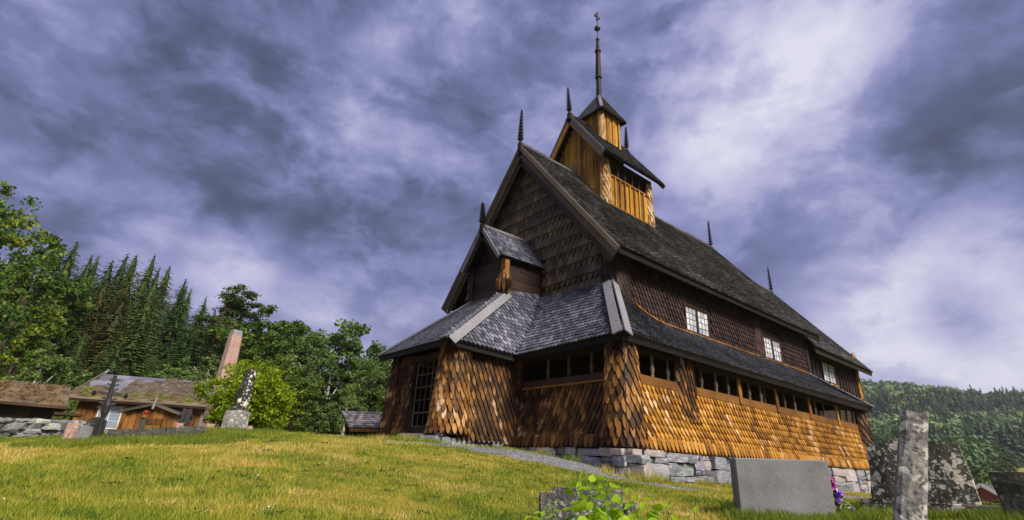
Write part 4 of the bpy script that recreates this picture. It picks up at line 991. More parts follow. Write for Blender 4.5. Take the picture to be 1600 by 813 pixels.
TREES = [('dec', -16.0, 29.5, 12.4), ('dec', -17.3, 27.2, 10.0), ('dec', -14.9, 37.6, 12.7), ('dec', -14.8, 22.6, 6.1), ('young', -11.9, 22.8, 3.4), ('spr', -16.7, 73.6, 22.5), ('spr', -15.3, 69.7, 22.2), ('spr', -14.3, 75.8, 23.2), ('spr', -13.5, 81.8, 25.9), ('spr', -11.6, 71.9, 22.0), ('spr', -10.4, 79.9, 24.5), ('spr', -9.1, 69.9, 21.7), ('spr', -7.4, 75.8, 24.0), ('spr', -5.1, 83.7, 26.4), ('spr', -3.8, 71.6, 21.6), ('spr', -1.4, 79.4, 22.5), ('spr', -0.9, 69.3, 19.8), ('spr', 2.1, 76.9, 20.7), ('spr', -19.1, 76.4, 22.1), ('spr', -21.1, 76.2, 20.6), ('bspr', -11.1, 45.9, 12.9), ('spr', -12.9, 51.8, 13.7), ('bspr', -9.6, 41.9, 11.9), ('spr', -7.4, 49.8, 15.2), ('spr', -6.2, 43.7, 12.5), ('spr', -4.6, 41.5, 11.4), ('spr', -8.2, 37.8, 9.7), ('spr', -2.6, 46.3, 12.4), ('spr', -13.8, 47.8, 12.2), ('spr', -5.7, 35.6, 8.4), ('pine', -2.8, 39.3, 12.1), ('pine', -1.2, 41.0, 12.3), ('dec', -13.1, 39.8, 10.9), ('dec', 0.0, 35.6, 10.4), ('dec', -0.7, 36.8, 9.5), ('dec', 2.7, 40.1, 11.1), ('dec', 2.5, 33.9, 8.9), ('birch', 2.9, 31.7, 8.6), ('birch', 3.0, 25.2, 8.1), ('birch', 5.0, 25.5, 7.2), ('birch', 1.0, 22.8, 5.1), ('birch', 2.5, 21.1, 4.9), ('dec', -1.0, 26.6, 5.4), ('birch', 7.6, 27.6, 7.4), ('dec', -1.4, 20.5, 3.3), ('birch', 1.0, 19.6, 3.2), ('dec', 10.9, 30.4, 7.6), ('dec', 16.4, 34.0, 8.9), ('young', -4.1, 31.4, 5.3), ('young', -6.5, 29.7, 4.1), ('dec', -13.6, 31.7, 7.1), ('spr', -10.5, 33.9, 6.2), ('spr', -9.1, 31.8, 5.3), ('spr', -7.3, 32.7, 5.5)]
ORD = 'first second third fourth fifth sixth seventh eighth ninth tenth eleventh twelfth thirteenth fourteenth fifteenth sixteenth seventeenth eighteenth nineteenth twentieth'.split()
def row_of(k, y):
    if k == 'spr': return 'skyline' if y > 65 else 'middle' if y > 40 else 'front'
    return k
az = lambda t: -math.atan2(t[2]-EYE.y, t[1]-EYE.x)
rank = {}
for rw in set(row_of(t[0], t[2]) for t in TREES):
    for j, i in enumerate(sorted([i for i, t in enumerate(TREES) if row_of(t[0], t[2]) == rw and i], key=lambda i: az(TREES[i]))): rank[i] = j
cnt = defaultdict(int)
for i, (k, x, y, top) in enumerate(TREES):
    random.seed(500+i); h = top-g1(x, y)+.1; j = cnt[k]; cnt[k] += 1; o_ = ORD[rank.get(i, 0)]
    if k == 'spr':
        rw = row_of(k, y); where = {'skyline': 'dark spruce on the left skyline, %s from the left', 'middle': 'dark green spruce halfway up the left slope, %s from the left', 'front': 'small dark spruce low behind the cabin, %s from the left'}[rw] % o_
        place_tree('spruce_tree', SPR[random.randrange(3)], x+random.gauss(0, .5), y, h*random.choice((.94, 1.0, 1.04, 1.09)), random.uniform(.8, 1.3), where, 'tree', 'dark spruces of the wooded slope')
    elif k == 'bspr': place_tree('spruce_tree', BSPR[0], x, y, h*1.02, random.uniform(1.0, 1.15), ('left' if rank[i] == 0 else 'right')+' one of two brownish spruces above the cabin', 'tree', 'brownish spruces above the cabin')
    elif k == 'pine': place_tree('pine_tree', PIN[j % 2], x, y, h*1.02, random.uniform(1.1, 1.4), ('left' if rank[i] == 0 else 'right')+' one of two pines behind the pink obelisk', 'tree', 'pines behind the obelisk')
    elif k == 'birch': place_tree('birch_tree', BIR[j % 2], x, y, h*1.03, random.uniform(1.0, 1.35), 'light green birch left of the church porch, %s birch from the left' % o_, 'tree', 'birches left of the porch')
    elif k == 'young': place_tree('young_tree', BIR[1], x, y, h*1.05, random.uniform(1.0, 1.3), ['small pale green tree at the left end of the cabin', 'pale green sapling above the cabin roof close to the obelisk', 'pale green sapling above the middle of the cabin roof'][j], 'tree', None if j == 0 else 'saplings above the cabin roof')
    elif i == 0: place_tree('broadleaf_tree', BIG[0], x-1.2, y, h*1.05, .78, 'tallest broadleaf tree, rising at the left edge of the picture', 'tree', None)
    else: place_tree('broadleaf_tree', DEC[j % 3], x, y, h*1.04, random.uniform(.7, .85) if x < -12 else random.uniform(1.0, 1.25), 'mid green broadleaf tree of the left wood, %s broadleaf from the left' % o_, 'tree', 'broadleaf trees of the wood')
# undergrowth of the wood: a mass nobody could count
C = []
random.seed(77)
for _ in range(900):
    x = random.uniform(-26, 14); y = random.uniform(24, 60); C.append((x, y, g1(x, y)+random.uniform(.1, 1.3)))
V, F = leaf_cloud(C, 40, (.8, .8, .6), .30, seed=5); tag(obj_np('undergrowth', V, F, m_leaf), 'dark green undergrowth between the trees of the slope', 'undergrowth', kind='stuff')

# ------------------------------------------------------------------ far wooded hill to the right
def far_wood():
    r = np.random.default_rng(31); n = 19000
    u = r.uniform(135, 830, n); v = r.uniform(-330, 520, n); c, s = math.cos(R(12)), math.sin(R(12))
    x = -10+u*c-v*s; y = -8+u*s+v*c
    # the meadow at the foot keeps clear
    edge = 140+150*sstep(-.03, -.10, v/u)+14*np.sin(v*.07)
    keep = (u > edge); x, y, u, v = x[keep], y[keep], u[keep], v[keep]; z = ground(x, y); n = len(x)
    con = r.random(n) < np.clip(.42+.75*np.sin(x*.021+y*.035+1.2*np.sin(y*.013))+.0007*(u-300), .04, .94)
    con |= (u > 690)
    T = {}
    rr = np.random.default_rng(4)
    # conifer: ragged stacked sprays
    V = []
    for i in range(9):
        zz = .08+.9*i/9
        for k in range(6):
            a = rr.uniform(0, 6.28); L = .17*(1-zz)**.85+.02; d = np.array([math.cos(a), math.sin(a), 0]); sd = np.array([-d[1], d[0], 0])
            p = np.array([0, 0, zz+.10]); q = d*L*rr.uniform(.8, 1.2)+np.array([0, 0, zz-.03]); V += [p, q+sd*L*.45, q-sd*L*.45]
    T[True] = np.array(V)
    V = []
    for k in range(60):
        d = rr.normal(0, 1, 3); d /= np.linalg.norm(d); p = d*np.array([.30, .30, .40])*rr.uniform(.55, 1.05)+np.array([0, 0, .55]); p[2] = max(.08, p[2])
        a = rr.normal(0, 1, 3); a = np.cross(d+rr.normal(0, .4, 3), a); a /= np.linalg.norm(a); b = np.cross(d, a); V += [p+a*.16, p-a*.09+b*.13, p-a*.09-b*.13]
    T[False] = np.array(V)
    V = []
    for k in range(230):
        d = rr.normal(0, 1, 3); d /= np.linalg.norm(d); lob = 1+.22*math.sin(3*math.atan2(d[1], d[0])+4*d[2]); p = d*np.array([.30, .30, .42])*rr.uniform(.6, 1.05)*lob+np.array([0, 0, .55]); p[2] = max(.05, p[2])
        a = rr.normal(0, 1, 3); a = np.cross(d+rr.normal(0, .5, 3), a); a /= np.linalg.norm(a); b = np.cross(d, a); V += [p+a*.07, p-a*.04+b*.06, p-a*.04-b*.06]
    Tnear = np.array(V)
    near = u < 330
    for kind, sel, t, lab in ((True, con, T[True], 'dark conifers of the far wooded hill'), (False, ~con & ~near, T[False], 'lighter broadleaf trees high on the far wooded hill'), (False, ~con & near, Tnear, 'round broadleaf trees at the foot of the far wooded hill')):
        idx = np.where(sel)[0]; h = (6+10*r.random(len(idx))**1.4)*(1 if kind else .8); w = h*r.uniform(.75, 1.45, len(idx)); a = r.uniform(0, 6.28, len(idx))
        ca, sa = np.cos(a), np.sin(a)
        X = (t[None, :, 0]*ca[:, None]-t[None, :, 1]*sa[:, None])*w[:, None]+x[idx][:, None]; Y = (t[None, :, 0]*sa[:, None]+t[None, :, 1]*ca[:, None])*w[:, None]+y[idx][:, None]; Z = t[None, :, 2]*h[:, None]+z[idx][:, None]-.5
        V = np.stack([X, Y, Z], -1).reshape(-1, 3)
        tag(obj_np('hillside_forest', V, np.arange(len(V)).reshape(-1, 3), m_farspruce if kind else m_farwood), lab, 'forest', kind='stuff')
m_farspruce = foliage('far_conifer_needles', [(0, (.010, .028, .015)), (.4, (.024, .052, .024)), (.75, (.045, .080, .034)), (1, (.07, .11, .04))], .1, .03)
far_wood()
# single trees along the meadow's edge
FARD = [deciduous(231, .5, m_farwood, m_bark, .05, 40, 90, low=.05), deciduous(232, .55, m_farwood, m_bark, .05, 40, 90, low=.04)]
for i in range(12):
    random.seed(900+i); c, s = math.cos(R(12)), math.sin(R(12)); an = .062-.0125*i; u = 136+150*float(sstep(-.03, -.10, np.array(an)))+random.uniform(-12, 4); v = an*u; x = -10+u*c-v*s; y = -8+u*s+v*c
    place_tree('meadow_tree', FARD[i % 2], x, y, random.uniform(6, 9.5), random.uniform(.9, 1.2), 'round green tree at the edge of the far meadow, %s from the left' % ORD[i], 'tree', 'trees along the far meadow')

# ------------------------------------------------------------------ bush beside the leaning stone
def bush(x, y, w, h):
    e = empty('round_bush', (x, y, g1(x, y))); z0 = g1(x, y); r = np.random.default_rng(8); C = []
    mb = MB()
    for k in range(9):
        a = k*.7; limb(mb, (x+.1*math.cos(a), y+.1*math.sin(a), z0-.05), (x+w*.30*math.cos(a), y+w*.30*math.sin(a), z0+h*.7), .03, .008, 5, 3, .06)
    mb.build('stems', m_bark, e)
    for _ in range(420):
        d = r.normal(0, 1, 3); d /= np.linalg.norm(d); f = r.uniform(.5, 1.0); rad = 1+.12*math.sin(5*math.atan2(d[1], d[0]))+.10*math.sin(9*d[2])
        C.append((x+d[0]*w*.46*f*rad, y+d[1]*w*.46*f*rad, z0+h*.50+d[2]*h*.48*f*rad))
    C = [c for c in C if c[2] > z0+.05]
    V, F = leaf_cloud(C, 46, (.20, .20, .18), .11, seed=9, aspect=2.2); obj_np('foliage', V, F, m_bushleaf, e)
    tag(e, 'round bright green bush behind the leaning speckled stone', 'bush')
bush(-6.5, 8.5, 2.55, 2.0)

# ------------------------------------------------------------------ cabin, sod-roofed shed, dry stone wall
def local_box(mb, O, ex, ey, a, b):
    O = Vector(O); ex = Vector(ex); ey = Vector(ey); V = []
    for z in (a[2], b[2]):
        for x, y in ((a[0], a[1]), (b[0], a[1]), (b[0], b[1]), (a[0], b[1])): V.append(O+ex*x+ey*y+Vector((0, 0, z)))
    mb.add(V, [(0,3,2,1),(4,5,6,7),(0,1,5,4),(1,2,6,5),(2,3,7,6),(3,0,4,7)]); return mb
m_cabinglass = mat('cabin_glass', lambda nt, b: setp(nt, b, col=(.22, .27, .36), rough=.15, spec=.8))
def cabin():
    A = Vector((-10.25, 20.0, 0)); B = Vector((-5.3, 17.7, 0)); ex = (B-A).normalized(); L = (B-A).length; ey = Vector((-ex.y, ex.x, 0)); zb = -.7; ze = 1.12
    e = empty('log_cabin', (A.x, A.y, zb)); tag(e, 'low brown wooden cabin with a mossy slate roof at the left', 'cabin')
    def bx(name, a, b, m, par=None): return local_box(MB(), A, ex, ey, a, b).build(name, m, par or e)
    D = 4.2
    bx('wall', (.06, .08, zb), (L-.06, D, ze), m_cabin)
    random.seed(3); x = 0.
    while x < L:   # upright boards of the front
        w = random.uniform(.17, .30); x1 = min(L, x+w)
        if not (.78 < (x+x1)/2 < 1.72): bx('board', (x+.008, -.02-random.choice((0, .03)), zb), (x1-.008, .078, ze-.02), m_cabin)
        else: bx('board', (x+.008, -.02, zb), (x1-.008, .078, .12), m_cabin)
        x = x1
    for k in range(14):
        y0 = .1+k*.29; bx('board', (-.03, y0, zb), (.055, y0+.28, ze), m_cabin)
    MB().prism([A+Vector((0, 0, ze)), A+ey*D+Vector((0, 0, ze)), A+ey*D/2+Vector((0, 0, ze+1.12))], ex*.1).build('gable', m_cabin, e)
    MB().prism([A+ex*(L-.1)+Vector((0, 0, ze)), A+ex*(L-.1)+ey*D+Vector((0, 0, ze)), A+ex*(L-.1)+ey*D/2+Vector((0, 0, ze+1.12))], ex*.1).build('gable', m_cabin, e)
    w = bx('window', (.80, -.05, .10), (1.70, .0, 1.0), m_whiteframe)
    for i in range(2):
        for j in range(3): bx('pane', (.86+i*.41, -.062, .16+j*.28), (.86+i*.41+.37, -.052, .16+j*.28+.25), m_cabinglass, w)
    # roof: eave in front, ridge at the middle of the depth
    f0 = lambda x, t, dz=0: A+ex*x+ey*(-.42+(D/2+.42)*t)+Vector((0, 0, ze-.02+1.28*t+dz)); f1 = lambda x, t, dz=0: A+ex*x+ey*(D+.42-(D/2+.42)*t)+Vector((0, 0, ze-.02+1.28*t+dz))
    for f in (f0, f1): MB().prism([f(-.35, 0), f(L+.35, 0), f(L+.35, 1), f(-.35, 1)], (0, 0, .09)).build('roof', m_dark if f is f0 else m_sod, e)
    MB().prism([f0(-.37, -.01, .10), f0(L+.37, -.01, .10), f0(L+.37, .03, .15), f0(-.37, .03, .15)], (0, 0, .05)).build('eave_log', m_barge, e)
    # slate slabs show at the left and along the top, turf and lichen cover the rest
    for r_ in range(5):
        x = -.34+.1*(r_ % 2)
        while x < L+.2:
            wd = random.uniform(.38, .62); t0 = .30+r_*.135
            MB().prism([f0(x, t0, .10+random.uniform(0, .02)), f0(min(x+wd, L+.34), t0, .10+random.uniform(0, .02)), f0(min(x+wd, L+.34), t0+.15, .10), f0(x, t0+.15, .10)], (0, 0, .03)).build('slate_slab', m_slateroof, e); x += wd+.012
    V = []; F = []; nx, nt = 70, 26; r = np.random.default_rng(2); ph = r.uniform(0, 6, 8)
    for i in range(nx):
        for j in range(nt):
            x = -.33+(L+.66)*i/(nx-1); t = j/(nt-1)
            cover = (.38+.12*math.sin(x*3+1)) if x < 1.15 else (.90+.10*math.sin(x*2.2+ph[0])+.07*math.sin(x*5.1+ph[1]))
            d = .15 if t < cover else .06-.5*max(0, t-cover)
            V.append(f0(x, t, d+.05*r.random()+.03*math.sin(x*7+t*9)))
    for i in range(nx-1):
        for j in range(nt-1): a = i*nt+j; F.append((a, a+nt, a+nt+1, a+1))
    tag(obj('roof_turf', V, F, m_mossroof, e), 'brown mossy turf and lichen over the slates', kind='stuff')
    C = [f0(random.uniform(-.2, L), random.uniform(.02, .35), .2) for _ in range(26)]; V, F = leaf_cloud([tuple(c) for c in C], 40, (.14, .14, .08), .09, seed=12, aspect=3); tag(obj_np('roof_weeds', V, F, m_bushleaf, e), kind='stuff')
    MB().bar(f0(-.36, .0, .1), f0(-.36, 1.0, .12), .06, .16).build('barge_board', m_barge, e); MB().bar(f0(-.36, .9, .1), f0(-.38, 1.14, .16), .06, .09).build('barge_tip', m_greyboard, e); MB().bar(f0(L+.36, .0, .1), f0(L+.36, 1.0, .12), .06, .22).build('barge_board', m_greyboard, e)
    # entrance porch with its own low gable
    px0, px1 = 2.2, 4.15; pm = (px0+px1)/2
    bx('porch_wall', (px0, -.95, zb), (px0+.06, -.03, .72), m_cabin); bx('porch_wall', (px1-.06, -.95, zb), (px1, -.03, .72), m_cabin)
    x = px0
    while x < px1-.01:
        x1 = min(px1, x+.195)
        if not (pm-.30 < (x+x1)/2 < pm+.36): bx('board', (x+.006, -1.0, zb), (x1-.006, -.951, 0.72+.28*(1-abs((x+x1)/2-pm)/(px1-pm))), m_cabin)
        else: bx('board', (x+.006, -1.0, .58), (x1-.006, -.951, 0.72+.28*(1-abs((x+x1)/2-pm)/(px1-pm))), m_cabin)
        x = x1
    dr_ = bx('door', (pm-.29, -.985, zb), (pm+.35, -.96, .57), m_cabin)
    for k in range(5): bx('door_board', (pm-.28, -1.005, zb+.02+k*.25), (pm+.34, -.986, zb+.25+k*.25), m_ochreplank, dr_)
    for sg, xa in ((-1, px0-.22), (1, px1+.22)):
        a0 = A+ex*xa+ey*-1.18+Vector((0, 0, .72)); a1 = A+ex*pm+ey*-1.18+Vector((0, 0, 1.08)); a2 = A+ex*pm+ey*.2+Vector((0, 0, 1.08)); a3 = A+ex*xa+ey*.2+Vector((0, 0, .72))
        MB().prism([a0, a1, a2, a3] if sg < 0 else [a3, a2, a1, a0], (0, 0, .08)).build('porch_roof', m_roofblue, e)
        MB().bar(a0+Vector((0, 0, .02))-ey*.03, a1+Vector((0, 0, .02))-ey*.03, .04, .10).build('porch_barge', m_barge, e)
    MB().bar(A+ex*pm+ey*-1.24+Vector((0, 0, .92)), A+ex*(pm+.05)+ey*-1.24+Vector((0, 0, 1.38)), .08, .05, ey).build('porch_finial', m_greyboard, e)
    for xx in (2.05, 4.75): bx('buttress_board', (xx-.09, -.12, zb), (xx+.09, -.06, 1.0), m_greyboard)
def fn_moss(nt, b):
    g = nt.nodes.new('ShaderNodeNewGeometry'); pos = g.outputs['Position']; a = noise_(nt, pos, 3.2, 5, .75); f = noise_(nt, pos, 14, 4, .75)
    zz = N(nt, 'ShaderNodeSeparateXYZ', inp={0: pos}).outputs[2]
    c = ramp_(nt, math_(nt, 'MULTIPLY_ADD', math_(nt, 'SUBTRACT', f, .5), 1.0, a), [(.25, (.016, .015, .013)), (.45, (.06, .048, .033)), (.60, (.115, .085, .055)), (.74, (.19, .165, .13)), (.88, (.10, .11, .02))])
    low = ramp_(nt, math_(nt, 'MULTIPLY_ADD', math_(nt, 'SUBTRACT', f, .5), .9, a), [(.25, (.035, .03, .010)), (.5, (.10, .065, .027)), (.75, (.12, .12, .022))])
    q = N(nt, 'ShaderNodeMapRange', inp={0: zz, 1: 1.4, 2: 1.75, 3: 1., 4: 0.}).outputs[0]
    setp(nt, b, col=mix_(nt, q, c, low), rough=.95, normal=bump_(nt, f, .06, .9))
m_mossroof = mat('moss_and_lichen_roof', fn_moss)
cabin()
def sod_shed():
    A = Vector((-16.2, 17.0, 0)); B = Vector((-10.75, 17.3, 0)); ex = (B-A).normalized(); L = (B-A).length; ey = Vector((-ex.y, ex.x, 0)); zb = -.8; ze = .62
    e = empty('sod_roofed_shed', (A.x, A.y, zb)); tag(e, 'low dark shed under a brown grass sod roof at the left edge', 'shed')
    local_box(MB(), A, ex, ey, (.1, .4, zb), (L-.1, 3.2, ze)).build('wall', m_dark, e)
    for k in range(16): local_box(MB(), A, ex, ey, (.1+k*.33, .36, zb), (.1+k*.33+.31, .40, ze-.02)).build('board', m_dark, e)
    V = []; F = []; nx, nt = 60, 18; r = np.random.default_rng(3)
    for i in range(nx):
        for j in range(nt):
            x = -.2+(L+.4)*i/(nx-1); t = j/(nt-1); V.append(A+ex*x+ey*(-.05+1.95*t)+Vector((0, 0, ze+.12+.80*t**.9+.05*r.random()+.03*math.sin(x*5)+(0 if j else -.12))))
    for i in range(nx-1):
        for j in range(nt-1): a = i*nt+j; F.append((a, a+nt, a+nt+1, a+1))
    obj('turf', V, F, m_sod, e)
    MB().prism([A+ex*-.2+ey*-.1+Vector((0, 0, ze-.02)), A+ex*(L+.2)+ey*-.1+Vector((0, 0, ze-.02)), A+ex*(L+.2)+ey*3.7+Vector((0, 0, ze-.02)), A+ex*-.2+ey*3.7+Vector((0, 0, ze-.02))], (0, 0, .08)).build('roof_deck', m_dark, e)
    MB().bar(A+ex*-.2+ey*-.12+Vector((0, 0, ze+.06)), A+ex*(L+.2)+ey*-.12+Vector((0, 0, ze+.06)), .08, .10).build('eave_log', m_dark, e)
    C = [A+ex*random.uniform(0, L)+ey*random.uniform(.0, 1.8)+Vector((0, 0, 0)) for _ in range(160)]; C = [(c.x, c.y, ze+.2+.80*((c-A).dot(ey)/1.9)**.9 if (c-A).dot(ey) > 0 else ze+.2) for c in C]
    V, F = leaf_cloud(C, 34, (.16, .16, .07), .12, seed=15, aspect=5); tag(obj_np('roof_grass', V, F, m_drygrass, e), kind='stuff')
    local_box(MB(), B, ex, ey, (-.1, -.2, .42), (.75, 1.2, .50)).build('side_roof', m_dark, e)
m_drygrass = foliage('dry_roof_grass', [(0, (.10, .06, .03)), (.5, (.22, .14, .07)), (.85, (.30, .21, .11)), (1, (.16, .19, .03))], .3, .8)
sod_shed()
def stone_wall():
    P0 = Vector((-13.6, 11.6, 0)); P1 = Vector((-9.95, 12.6, 0)); P2 = Vector((-6.2, 14.4, 0)); e = empty('dry_stone_wall', (P0.x, P0.y, g1(P0.x, P0.y))); tag(e, 'dry stone wall of rough grey field stones in front of the cabin', 'wall')
    random.seed(61)
    for A, B, hh in ((P0, P1, .62), (P1, P2, .42)):
        d = B-A; L = d.length; d.normalize(); ang = math.atan2(d.y, d.x); z = 0
        MBc = MB().bar((A.x, A.y, g1(A.x, A.y)+hh*.38), (B.x, B.y, g1(B.x, B.y)+hh*.38), .34, hh*.9).build('wall_core', m_field, e)
        k = 0
        while z < hh:
            h = random.uniform(.10, .18); a = random.uniform(-.2, 0)
            while a < L:
                w = random.choice((.12, .16, .2, .26, .36))*random.uniform(.85, 1.2); c = A+d*(a+w/2); zz = g1(c.x, c.y)
                if z+h*.5 < hh+random.uniform(-.06, .08): stone_mesh('stone', (c.x+d.y*random.uniform(.10, .2), c.y-d.x*random.uniform(.10, .2), zz-.05+z+h/2), (w, random.uniform(.22, .36), h*1.05), m_field, e, ang+random.gauss(0, .35), jag=.62)
                a += w
            z += h*.95
stone_wall()
def small_shed():   # dark-roofed gateway left of the porch
    x, y = -.9, 11.9; e = empty('small_shed', (x, y, g1(x, y))); tag(e, 'small dark shingled lean-to roof just left of the church porch', 'shed')
    z = g1(x, y)
    for dx in (-.95, .9): MB().box((x+dx-.08, y-.5, z-.1), (x+dx+.08, y-.34, .62)).build('post', m_dark, e)
    MB().box((x-.9, y+.5, z-.1), (x+.95, y+.58, .9)).build('wall', m_dark, e)
    P = ruled((x-1.35, y-.8, .48), (x+1.3, y-.8, .62), (x-1.2, y+.45, 1.12), (x+1.3, y+.45, 1.3))
    o = slab('roof', P, .08, m_dark, e); tag(joined('roof_shingles', surf_frames(P, .17, .17), 'square', .016, .04, m_roof, o), kind='stuff')
    MB().bar((x-1.33, y-.83, .42), (x+1.3, y-.83, .56), .05, .12).build('fascia', m_beam, e)
small_shed()

# ------------------------------------------------------------------ gravestones and monuments
def taper(name, base, size0, size1, h, rotz, material, label, cat, lean=(0, 0), top=None, parent=None, seg=6, jag=.012, lay=1., bury=.15):
    """a standing stone: tapering, slightly rough, w x t at foot and at top"""
    x, y, z = base; V = []; F = []; n = 16; cs = Matrix.Rotation(rotz, 3, 'Z')
    for k in range(seg+1):
        f = k/seg
        for j in range(n):
            a = 2*math.pi*(j+.5)/n; ca, sa = math.cos(a), math.sin(a); m = max(abs(ca), abs(sa))**.93; w = (size0[0]+(size1[0]-size0[0])*f)/2; t = (size0[1]+(size1[1]-size0[1])*f)/2
            v = Vector((w*ca/m+random.gauss(0, jag), t*sa/m+random.gauss(0, jag), 0)); v = cs @ v
            zt = -bury+(h+bury)*f + (top(ca/m) if (top and k == seg) else 0) + (random.gauss(0, jag) if k else 0)
            V.append((x+v.x+lean[0]*zt, y+v.y+lean[1]*zt, z+zt))
    for k in range(seg):
        for j in range(n): F.append((k*n+j, k*n+(j+1) % n, (k+1)*n+(j+1) % n, (k+1)*n+j))
    F.append(tuple(range(n-1, -1, -1))); F.append(tuple(seg*n+j for j in range(n)))
    o = obj(name, V, F, material, parent)
    if label: tag(o, label, cat)
    return o
def facing(x, y): return math.atan2(y-EYE.y, x-EYE.x)+math.pi/2
random.seed(41)
# grey granite slab
a = Vector((-4.74, -5.17, 0)); b = Vector((-4.02, -5.84, 0)); ang = math.atan2((b-a).y, (b-a).x); c = (a+b)/2
nn = Vector((-math.sin(ang), math.cos(ang), 0)); zg = g1(c.x, c.y)
def bevel_slab(name, c, L, T, z0, z1, ang, material, bev=.012, top_tilt=0.):
    mb = MB(); ex = Vector((math.cos(ang), math.sin(ang), 0)); ey = Vector((-ex.y, ex.x, 0)); V = []
    for z, g in ((z0, 0), (z1-bev, 0), (z1, bev)):
        for sx, sy in ((-1, -1), (1, -1), (1, 1), (-1, 1)):
            for q in ((0, 1), (1, 0)) :
                pass
    ring = []
    for z, g in ((z0, 0), (z1-bev, 0), (z1, bev)):
        pts = []
        for sx, sy in ((-1, -1), (1, -1), (1, 1), (-1, 1)):
            hx, hy = L/2-g, T/2-g
            first = (sx*hx, sy*(hy-bev)); second = (sx*(hx-bev), sy*hy)
            pts += [first, second] if sx*sy < 0 else [first, second]
        pts = sorted(pts, key=lambda q: math.atan2(q[1]/T, q[0]/L)); ring.append([c+ex*u+ey*w+Vector((0, 0, z+top_tilt*u)) for u, w in pts])
    n = 8; F = []
    for k in range(2):
        for j in range(n): F.append((k*n+j, k*n+(j+1) % n, (k+1)*n+(j+1) % n, (k+1)*n+j))
    F.append(tuple(2*n+j for j in range(n))); F.append(tuple(range(n-1, -1, -1)))
    return mb.add([v for r_ in ring for v in r_], F).build(name, material)
gs = bevel_slab('headstone', c+nn*.09, (b-a).length, .18, zg-.25, -.345, ang, m_granite, top_tilt=.015); tag(gs, 'plain grey granite headstone in front of the church wall', 'headstone')
# tall pale lichen pillar, far right foreground
taper('stone_pillar', (-6.07, -6.93, -1.07), (.19, .13), (.155, .11), 1.0, facing(-6.07, -6.93)+.10, m_lich_pale, 'tall narrow lichen spotted stone pillar in front of the dark slab', 'gravestone', lean=(.20, -.19), top=lambda q: .012*q, seg=9, jag=.004)
# dark speckled slab on a plinth behind it
xx, yy = -3.09, -6.40; zg = g1(xx, yy); e = empty('headstone', (xx, yy, zg)); tag(e, 'broad dark headstone with white lichen spots behind the tall pillar', 'headstone')
f_ = facing(xx, yy)-.02
taper('slab', (xx, yy, zg), (.97, .17), (.84, .14), -.115-zg, f_, m_lich_dark, None, None, parent=e, seg=8, jag=.006, top=lambda q: .03-.035*abs(q)**3)
taper('plinth', (xx-.03, yy-.03, zg), (1.2, .32), (1.17, .30), .10, f_, m_lich_dark, None, None, parent=e, seg=3, jag=.01)
# dark slab cut by the right edge
xx, yy = -3.78, -7.62; zg = g1(xx, yy)
taper('headstone', (xx, yy, zg), (.90, .16), (1.02, .14), -.395-zg, facing(xx, yy)+.05, m_lich_slab, 'dark mossy headstone cut off by the right edge of the picture', 'headstone', seg=6, jag=.005)
# low stepped headstone in the front, behind the lime green plant
xx, yy = -7.08, -5.13; zg = g1(xx, yy); f_ = facing(xx, yy)
e = empty('stepped_headstone', (xx, yy, zg)); tag(e, 'low grey stepped headstone half hidden by lime green leaves', 'headstone')
taper('slab', (xx, yy, zg), (.58, .16), (.555, .14), -.69-zg, f_, m_lich_front, None, None, parent=e, seg=5, jag=.005)
u_ = Vector((math.cos(f_), math.sin(f_), 0))
taper('shoulder', (xx-u_.x*.335, yy-u_.y*.335, zg), (.105, .14), (.10, .12), -.775-zg, f_, m_lich_front, None, None, parent=e, seg=4, jag=.004); taper('shoulder', (xx+u_.x*.335, yy+u_.y*.335, zg), (.105, .14), (.10, .12), -.735-zg, f_, m_lich_front, None, None, parent=e, seg=4, jag=.004)
# leaning stone on a block
xx, yy = -7.17, 6.52; zg = g1(xx, yy); e = empty('leaning_monument', (xx, yy, zg)); tag(e, 'leaning black stone pillar with white lichen on a square block', 'monument')
f_ = facing(xx, yy)
taper('base_block', (xx, yy, zg), (.64, .55), (.52, .45), .50, f_, m_lich_pale, None, None, parent=e, seg=4, jag=.012)
taper('pillar', (xx, yy, zg+.49), (.37, .32), (.22, .19), 1.06, f_, m_lich_lean, None, None, parent=e, seg=8, jag=.012, lean=(.09, -.02), bury=.02)
# pink obelisk
xx, yy = -6.35, 13.47; zg = g1(xx, yy); e = empty('obelisk', (xx, yy, zg)); tag(e, 'tall tapering pink granite obelisk rising behind the bush', 'obelisk')
f_ = facing(xx, yy)+.5
taper('shaft', (xx, yy, zg+.4), (.66, .62), (.40, .38), 3.62-zg-.4, f_, m_pink, None, None, parent=e, seg=7, jag=.004, bury=.0); taper('cap', (xx, yy, 3.62), (.40, .38), (.34, .32), .18, f_, m_greyboard, None, None, parent=e, seg=1, jag=.002, bury=0); taper('base', (xx, yy, zg), (1.0, 1.0), (.95, .95), .4, f_, m_pink, None, None, parent=e, seg=2, jag=.006)
